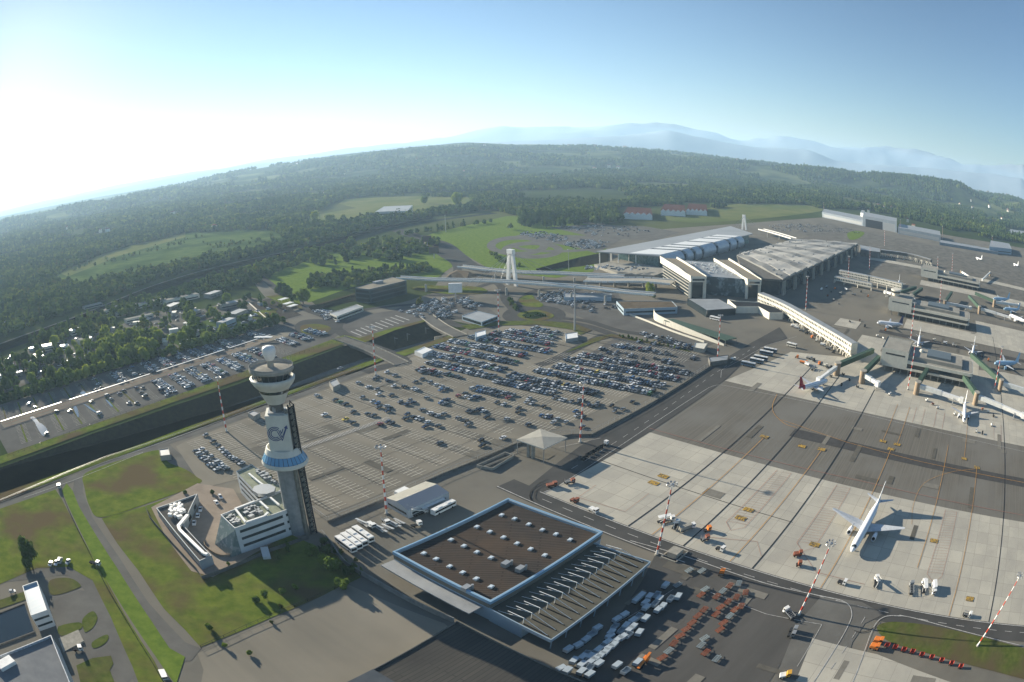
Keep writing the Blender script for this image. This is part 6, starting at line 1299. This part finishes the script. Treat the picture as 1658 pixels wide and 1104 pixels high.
poly_trees([(150,575),(250,575),(265,550),(215,540),(165,555)],75,'yellow-green tree in the bushy clump beside the left car park','bushy clump beside the left car park',(.8,1.1),tone=(0,2))
poly_trees([(0,585),(60,562),(150,540),(235,510),(330,500),(400,480),(470,500),(390,540),(300,562),(200,570),(0,640)],110,'tree scattered between the houses and yards','trees between the houses',(.6,1.1))
line_trees([(300,500),(312,520),(315,545),(300,560)],6,'tall green tree between the yards','tall trees between the yards',2,(.9,1.3))
poly_trees([(40,560),(130,520),(200,490),(260,480),(330,455),(420,432),(440,445),(400,470),(330,478),(230,505),(150,540),(60,568)],330,'dark tree in the belt between motorway and houses','trees between motorway and houses',(.7,1.1),tone=(0,1))
for (x,y,s_,l) in ((50,908,1.15,'large dark tree standing on the left lawn'),(48,920,.9,'dark tree in front of the larger one on the left lawn'),(491,492,1.5,'large rounded tree on the verge beside the approach road'),(826,372,1.5,'round dark tree alone on the meadow by the oval track'),(680,494,.9,'slim pale tree in the rental lot'),(1052,480,1.2,'yellow-green bush tree beside the forecourt building'),(1058,483,1.0,'second bush tree beside the forecourt building'),(510,358,2.4,'round lone tree in the pale field'),(531,357,1.6,'small lone tree right of the round one in the pale field'),(539,357,1.6,'third lone tree in the pale field'),(556,357,1.6,'fourth lone tree in the pale field'),(742,335,3.0,'tall light tree between the two fields'),(688,330,2.6,'broad light tree at the edge of the brown field'),(452,906,.45,'small conifer against the office facade'),(468,894,.5,'second small conifer against the office facade'),(440,775,.3,'tiny palm-like tree behind the office wing')):
    p=PXY(x,y); trees.append((*p,s_,vpick(tone=1 if 'dark' in l or 'conifer' in l else ((0 if 'slim' in l else 2) if 'light' in l or 'pale' in l or 'yellow' in l else 0),shape='tall' if 'slim' in l or 'conifer' in l else 'round'),l,None))
poly_trees([(500,470),(570,466),(640,448),(700,440),(690,432),(620,440),(560,445),(505,452)],190,'tree in the hedge-like belt north of the glass office','belt north of the glass office',(.7,1.0),tone=(0,2))
poly_trees([(412,432),(440,425),(500,405),(520,412),(480,430),(440,450),(420,455)],80,'tree at the meadow corner beside the approach road','meadow corner trees',(.8,1.2))
poly_trees([(500,410),(560,395),(620,392),(700,392),(720,400),(690,410),(640,425),(600,420),(540,432),(500,428)],130,'tree round the small houses by the meadow','trees by the meadow houses',(.9,1.3))
poly_trees([(440,470),(470,478),(485,492),(470,490)],8,'rounded tree at the road bend','trees at the road bend',(.9,1.2))
poly_trees([(840,366),(870,370),(960,366),(1010,362),(1000,352),(940,346),(850,350)],150,'tall dark pine in the stand behind the old oval track','pines behind the oval track',(1.5,2.2),shape='tall',tone=1)
line_trees([(640,383),(720,372),(800,360)],12,'tree beside the motorway ramp','trees beside the motorway ramp',3,(.8,1.2))
line_trees([(795,412),(808,420),(815,428),(850,432)],8,'small tree beside the bridge pylon','small trees beside the bridge pylon',2,(.5,.8))
for x,y,s_ in ((415,975,.34),(430,968,.38),(460,962,.42),(478,955,.3),(340,1020,.3),(405,1060,.28),(365,1048,.25),(455,985,.3),(550,950,.5),(560,955,.55),(525,915,.5),(540,925,.6),(505,900,.5),(1085,527,.4),(440,1010,.22),(395,850,.15),(370,915,.2),(300,800,.25),(345,800,.25),(395,782,.4)):
    p=PXY(x,y); trees.append((*p,s_,vpick('round',(0,2)),'low leafy bush on the edge of the tower lawn and lower yard','bushes round the tower lawn'))
poly_trees([(500,870),(530,880),(575,905),(590,930),(560,935),(520,905)],20,'dark shrub on the shaded bank below the tower','shrubs on the shaded bank',(.25,.45),tone=1)
line_trees([(850,515),(870,511),(888,513)],2.5,'dark clipped shrub in the roundabout ring','roundabout shrubs',.5,(.18,.25),tone=1)
line_trees([(826,486),(832,498),(838,505)],3,'bush along the slip road verge','slip road bushes',1,(.35,.5))
line_trees([(1000,545),(1040,552),(1100,566)],4,'low hedge bush above the main car park','hedge above the main car park',1,(.2,.3),tone=1)
vis=[]
for t in trees:
    x,y=proj((t[0],t[1],4)); 
    if -20<x<1678 and -20<y<1120: vis.append((TV[t[3]][1]*t[2]/math.hypot(t[0],t[1]),t))
vis.sort(key=lambda a:-a[0])
for i,(s_,t) in enumerate(vis[:300]):
    x,y,sc_,vi,l,g_=t; w_,h_,shp,j,cm_,tm=TV[vi]; r=thing('tree' if sc_>.46 else 'bush',l,'tree' if sc_>.46 else 'bush',(x,y,0),rnd.uniform(0,6.28),group=g_); k=sc_*rnd.uniform(.95,1.05); r.scale=(k,k,k*rnd.uniform(.92,1.1))
    for n__,me in (('crown',cm_),('trunk',tm)): o=bpy.data.objects.new(n__,me); COL.objects.link(o); o.parent=r
rest=[t for _,t in vis[300:]]
# ---------------------------------------------------------------- woodland as one scattered mass
near_line=[(-300,640),(-60,568),(0,545),(130,497),(250,452),(360,424),(480,398),(560,380),(620,364),(700,348),(800,338),(850,352),(1000,352),(1060,352),(1150,342),(1250,345),(1330,336),(1400,338),(1500,360),(1560,377),(1658,393),(1900,450),(1900,-500),(-300,-500)]
clear=[[(1000,357),(1150,351),(1152,329),(1000,334)],[(640,312),(800,306),(860,309),(760,314),(660,318)],[(1000,300),(1090,296),(1130,301),(1040,305)],[(380,345),(440,338),(450,343),(390,351)],[(270,343),(305,341),(308,349),(275,351)],[(1180,276),(1215,276),(1215,280),(1180,281)],[(60,383),(120,370),(125,374),(65,388)],[(500,318),(540,314),(545,318),(505,322)],[(92,440),(180,405),(300,375),(430,370),(475,383),(400,405),(300,425),(200,448),(140,462),(95,455)],[(480,362),(500,350),(548,322),(600,316),(762,318),(765,332),(690,342),(600,350),(560,362)],[(1070,350),(1140,338),(1220,328),(1305,330),(1340,340),(1270,352),(1180,360),(1110,362)],[(1393,345),(1400,338),(1420,345)],[(590,345),(680,345),(680,330),(620,330)],[(1625,380),(1665,385),(1665,370),(1630,370)]]
rg=np.random.default_rng(5); pts=[]
def scatter(d0,d1,sp,sz):
    a0,a1=R(-60),R(78); n=int(.5*(a1-a0)*(d1*d1-d0*d0)/sp/sp); aa=rg.uniform(a0,a1,n); dd=np.sqrt(rg.uniform(d0*d0,d1*d1,n))
    for a,d in zip(aa,dd):
        x,y=d*math.sin(a),d*math.cos(a); u,v=proj((x,y,3))
        if not(-120<u<1780): continue
        if v>640 or not inpoly((u,v),near_line) or any(inpoly((u,v),c) for c in clear): continue
        if d>1800:
            q=noise.noise(Vector((x/420,y/420,1.7)))+.5*noise.noise(Vector((x/150,y/150,4)))
            if q>(.22 if d<3400 else .08): continue
        hn=noise.noise(Vector((x/90,y/90,9)))
        pts.append((x,y,sz*rg.uniform(.75,1.2)*(1+.25*hn)))
scatter(500,1300,7.5,1.0); scatter(1300,2200,10,1.25); scatter(2200,3800,16,1.8); scatter(3800,6000,25,2.3)
for (x0,y0),(x1,y1),n in (((100,440),(330,385),60),((140,458),(400,405),160),((330,400),(470,385),60)):
    for i in range(n):
        t=rnd.random(); p=PXY(x0+(x1-x0)*t+rnd.gauss(0,4),y0+(y1-y0)*t+rnd.gauss(0,3)); pts.append((*p,rnd.uniform(.35,.8)))
HB=[np.array(h) for h in ()]
def hill_z(x,y): return 0
for t in rest: pts.append((t[0],t[1],t[2]*.95))
print('woodland points',len(pts))
from mathutils.bvhtree import BVHTree
bv=[]
for o in [o for o in sc.objects if o.name.startswith('hills')]: bv.append(BVHTree.FromPolygons([v.co for v in o.data.vertices],[p.vertices for p in o.data.polygons]))
vz=[]
for x,y,s_ in pts:
    z=0
    if math.hypot(x,y)>3200:
        for B_ in bv:
            hit=B_.ray_cast(Vector((x,y,3000)),Vector((0,0,-1)))
            if hit[0] is not None: z=max(z,hit[0].z)
    vz.append(z)
me=bpy.data.meshes.new('woodland'); me.vertices.add(len(pts)); me.vertices.foreach_set('co',[c for (x,y,s_),z in zip(pts,vz) for c in (x,y,z)])
for nm,vals,ty in (('sz',[p[2] for p in pts],'FLOAT'),('rz',[rnd.uniform(0,6.28) for _ in pts],'FLOAT'),('vr',[rnd.choices((0,1,2,3,4),(5,5,2,2,3))[0] for _ in pts],'INT')):
    a=me.attributes.new(nm,ty,'POINT'); a.data.foreach_set('value',vals)
wo=bpy.data.objects.new('woodland',me); COL.objects.link(wo); tag(wo,'dense mixed woodland stretching from the motorway to the hills','woodland',kind='stuff')
srcs=[]
for i,(w_,h_,shp,tone) in enumerate([(10,10,'round',0),(11,11,'round',1),(9,10,'round',2),(7,13,'tall',1),(8,9,'round',1)]):
    c=crown(100+i,w_,h_,90,w_*.15,shp); o=c.build('woodland_tree',leafmat(['wood leaves mid','wood leaves dark','wood leaves light','wood leaves pine','wood leaves olive'][i],[(.065,.11,.026),(.045,.082,.026),(.105,.155,.032),(.038,.07,.028),(.07,.092,.028)][i],[(.09,.14,.034),(.06,.10,.032),(.14,.19,.045),(.05,.085,.03),(.10,.12,.036)][i])); COL.objects.unlink(o); srcs.append(o)
ng=bpy.data.node_groups.new('scatter','GeometryNodeTree'); ng.interface.new_socket('Geometry',in_out='INPUT',socket_type='NodeSocketGeometry'); ng.interface.new_socket('Geometry',in_out='OUTPUT',socket_type='NodeSocketGeometry')
N=ng.nodes; Lk=ng.links; gi=N.new('NodeGroupInput'); go=N.new('NodeGroupOutput'); jn=N.new('GeometryNodeJoinGeometry')
def attr(n_,ty): a=N.new('GeometryNodeInputNamedAttribute'); a.data_type=ty; a.inputs[0].default_value=n_; return a.outputs[0]
sz,rz_,vr=attr('sz','FLOAT'),attr('rz','FLOAT'),attr('vr','INT'); cx=N.new('ShaderNodeCombineXYZ'); Lk.new(rz_,cx.inputs[2]); 
for i,o in enumerate(srcs):
    oi=N.new('GeometryNodeObjectInfo'); oi.inputs['Object'].default_value=o; ip=N.new('GeometryNodeInstanceOnPoints'); cp_=N.new('FunctionNodeCompare'); cp_.data_type='INT'; cp_.operation='EQUAL'; Lk.new(vr,cp_.inputs[2]); cp_.inputs[3].default_value=i
    mp_=N.new('GeometryNodeMeshToPoints'); Lk.new(gi.outputs[0],mp_.inputs[0]); Lk.new(cp_.outputs[0],mp_.inputs['Selection'])
    Lk.new(mp_.outputs[0],ip.inputs['Points']); Lk.new(oi.outputs['Geometry'],ip.inputs['Instance']); Lk.new(cx.outputs[0],ip.inputs['Rotation']); Lk.new(sz,ip.inputs['Scale']); Lk.new(ip.outputs[0],jn.inputs[0])
Lk.new(jn.outputs[0],go.inputs[0]); md=wo.modifiers.new('scatter','NODES'); md.node_group=ng
# ---------------------------------------------------------------- houses among the trees and far villages
hp_=[(105,565,'white'),(122,540,'bright'),(172,508,'tan'),(185,503,'tan'),(195,511,'tan'),(225,518,'long'),(240,495,'long2'),(293,487,'long2'),(280,500,'grey'),(345,480,'grey'),(370,497,'grey'),(367,528,'crenel'),(320,545,'tan'),(135,556,'tan'),(78,566,'bright'),(10,526,'tan'),(25,524,'tan'),(150,497,'bridge'),(385,512,'grey'),(310,512,'grey'),(413,420,'none')]
hl={'white':(m_white,m_white,10,8,4),'bright':(m_cream,m_white,14,10,5),'tan':(m_cream,m_conc,12,9,5),'long':(m_cream,m_conc,36,7,4),'long2':(m_cream,m_conc,48,10,5),'grey':(m_conc,m_grey,22,11,5),'crenel':(m_ltblue,m_grey,20,9,6),'bridge':(m_conc,m_conc,30,10,3)}
for i,(x,y,k) in enumerate(hp_):
    if k not in hl: continue
    wm_,rm_,l_,w_,h_=hl[k]; p=Vector(PXY(x,y)); rz=TC-R(12) if l_>30 else TC+rnd.uniform(-.4,.4); dx=Vector((math.cos(rz),math.sin(rz)))*l_/2; dy=Vector((-math.sin(rz),math.cos(rz)))*w_/2
    q=[tuple(p-dx-dy),tuple(p+dx-dy),tuple(p+dx+dy),tuple(p-dx+dy)]; t=bld('house','%s house in the wooded yards, %s'%({'white':'white','bright':'bright-roofed','tan':'cream','long':'long narrow cream','long2':'very long cream','grey':'grey-roofed','crenel':'pale blue','bridge':'concrete slab'}[k],['by the lower belt','with sunlit roof','near the motorway bridge','beside the red truck','next to the cream pair','below the long roofs','north of the lawn','behind the poplars','beside the wide roof','under the dark belt','near the scrap yard','above the car rows','by the field','at the tree gap','at the left','near the left edge','just right of it','on the motorway','by the new asphalt','in the middle','x'][i]),'house',q,h_,wm_,rm_,par=0,bands=((1,2.2),),edges=(0,),pane=3)
for i in range(70):
    if i<18: x,y=rnd.uniform(470,1100),rnd.uniform(262,300)
    elif i<40: x,y=rnd.uniform(1400,1658),rnd.uniform(335,372)
    elif i<52: x,y=rnd.uniform(1560,1658),rnd.uniform(322,350)
    else: x,y=rnd.choice(((285,346),(118,372),(178,376),(205,354),(345,373),(430,345),(520,315),(1190,278),(60,360),(240,352)))
    if i>=52: x+=rnd.uniform(-16,16); y+=rnd.uniform(-2,2)
    p=Vector(PXY(x,y)); z=0
    for B_ in bv:
        hit=B_.ray_cast(Vector((p.x,p.y,3000)),Vector((0,0,-1)))
        if hit[0] is not None: z=max(z,hit[0].z)
    d=p.length; s_=max(1,d/2600); t=thing('house','small pale house showing through the far woods','house',(p.x,p.y,z),rnd.uniform(0,3),group='small far houses in the woods'); b=MB(); b.box((0,0,5*s_),(14*s_,10*s_,10*s_)); b.build('wall',rnd.choice((m_white,m_cream,m_cream)),t,local=True)
    b=MB(); w2,l2,z0,z1=5.6*s_,7.6*s_,10*s_,13.5*s_; b.add([(-l2,-w2,z0),(l2,-w2,z0),(l2,w2,z0),(-l2,w2,z0),(-l2,0,z1),(l2,0,z1)],[(0,1,5,4),(2,3,4,5),(0,4,3),(1,2,5)]); b.build('roof',mat('clay roof',(.20,.10,.07),.8),t,local=True)

# sheds, caravans and clutter in the yards
yard_poly=[(0,590),(60,562),(110,547),(180,537),(235,507),(330,502),(400,482),(465,500),(390,538),(300,558),(200,572),(120,588),(0,628)]
for i in range(46):
    while True:
        x,y=rnd.uniform(0,465),rnd.uniform(482,628)
        if inpoly((x,y),yard_poly): break
    p=PXY(x,y); t=thing('shed','small pale shed in the yards left of the approach road','shed',(*p,.1),rnd.uniform(0,3),group='small sheds in the yards'); l_,w_,h_=rnd.uniform(4,10),rnd.uniform(3,5),rnd.uniform(2.4,3.6)
    b=MB(); b.box((0,0,h_/2),(l_,w_,h_)); b.build('wall',rnd.choice((m_white,m_cream,m_conc,m_ltblue)),t,local=True); b=MB(); b.box((0,0,h_+.1),(l_+.5,w_+.5,.2)); b.build('roof',rnd.choice((m_white,m_cream,m_grey,m_conc)),t,local=True)
for i,(x,y) in enumerate([(459,489),(467,496),(474,500)]):
    p=PXY(x,y); t=thing('bus_shelter',['first','second','third'][i]+' white roofed shelter on the dark new asphalt','shelter',(*p,.2),TC); b=MB(); b.box((0,0,3.2),(11,6,.4)); b.build('roof',m_white,t,local=True)
    for dx in (-4.5,4.5):
        for dy in (-2.2,2.2): b=MB(); b.tube((dx,dy,0),(dx,dy,3),.15,n=6); b.build('post',m_steel,t,local=True)
b=MB(); wallrun(b,px([(402,490),(440,524)]),1.2,.6); tag(b.build('kerb_wall',m_cream),'pale kerb wall along the dark new asphalt','wall')
# bridges over the cutting, with side walls
for l,a_,c_ in (('bridge carrying the car park road over the railway cutting nearest the tower',[(548,548),(600,566),(650,590)],11),('second bridge over the cutting beside the rental lot',[(690,512),(715,530),(745,545)],12)):
    q=catmull(px(a_),5); t=thing('road_bridge',l,'bridge',cen(q)); b=MB()
    for p in ribbon(q,c_): b.prism(p,-1.5,.55,bot=True)
    b.build('deck',m_roadl,t)
    for s_ in (-1,1):
        b=MB()
        for e,f in zip(q[:-1],q[1:]):
            e=Vector(e);f=Vector(f); d=(f-e).normalized(); nn=Vector((-d.y,d.x))*s_*c_/2; b.bar((*(e+nn),.9),(*(f+nn),.9),.3,.9)
        b.build('parapet',m_conc,t)
    for s_ in (0,-1):
        e=Vector(q[s_]).lerp(Vector(q[len(q)//2]),.35); d=(Vector(q[-1])-Vector(q[0])).normalized(); b=MB(); b.bar((e.x+d.y*16,e.y-d.x*16,-4),(e.x-d.y*9,e.y+d.x*9,-4),1,7); b.build('abutment',m_conc,t)
# ---------------------------------------------------------------- haze
b=MB(); b.box((0,29000,320),(61000,60000,644)); 
M=bpy.data.materials.new('haze air'); M.use_nodes=True; n=M.node_tree.nodes; n.clear(); o_=n.new('ShaderNodeOutputMaterial'); v=n.new('ShaderNodeVolumePrincipled')
v.inputs['Color'].default_value=(.52,.76,1,1); v.inputs['Density'].default_value=HAZE; v.inputs['Anisotropy'].default_value=.25
M.node_tree.links.new(v.outputs[0],o_.inputs['Volume'])
o=b.build('haze',M); tag(o,kind='stuff')
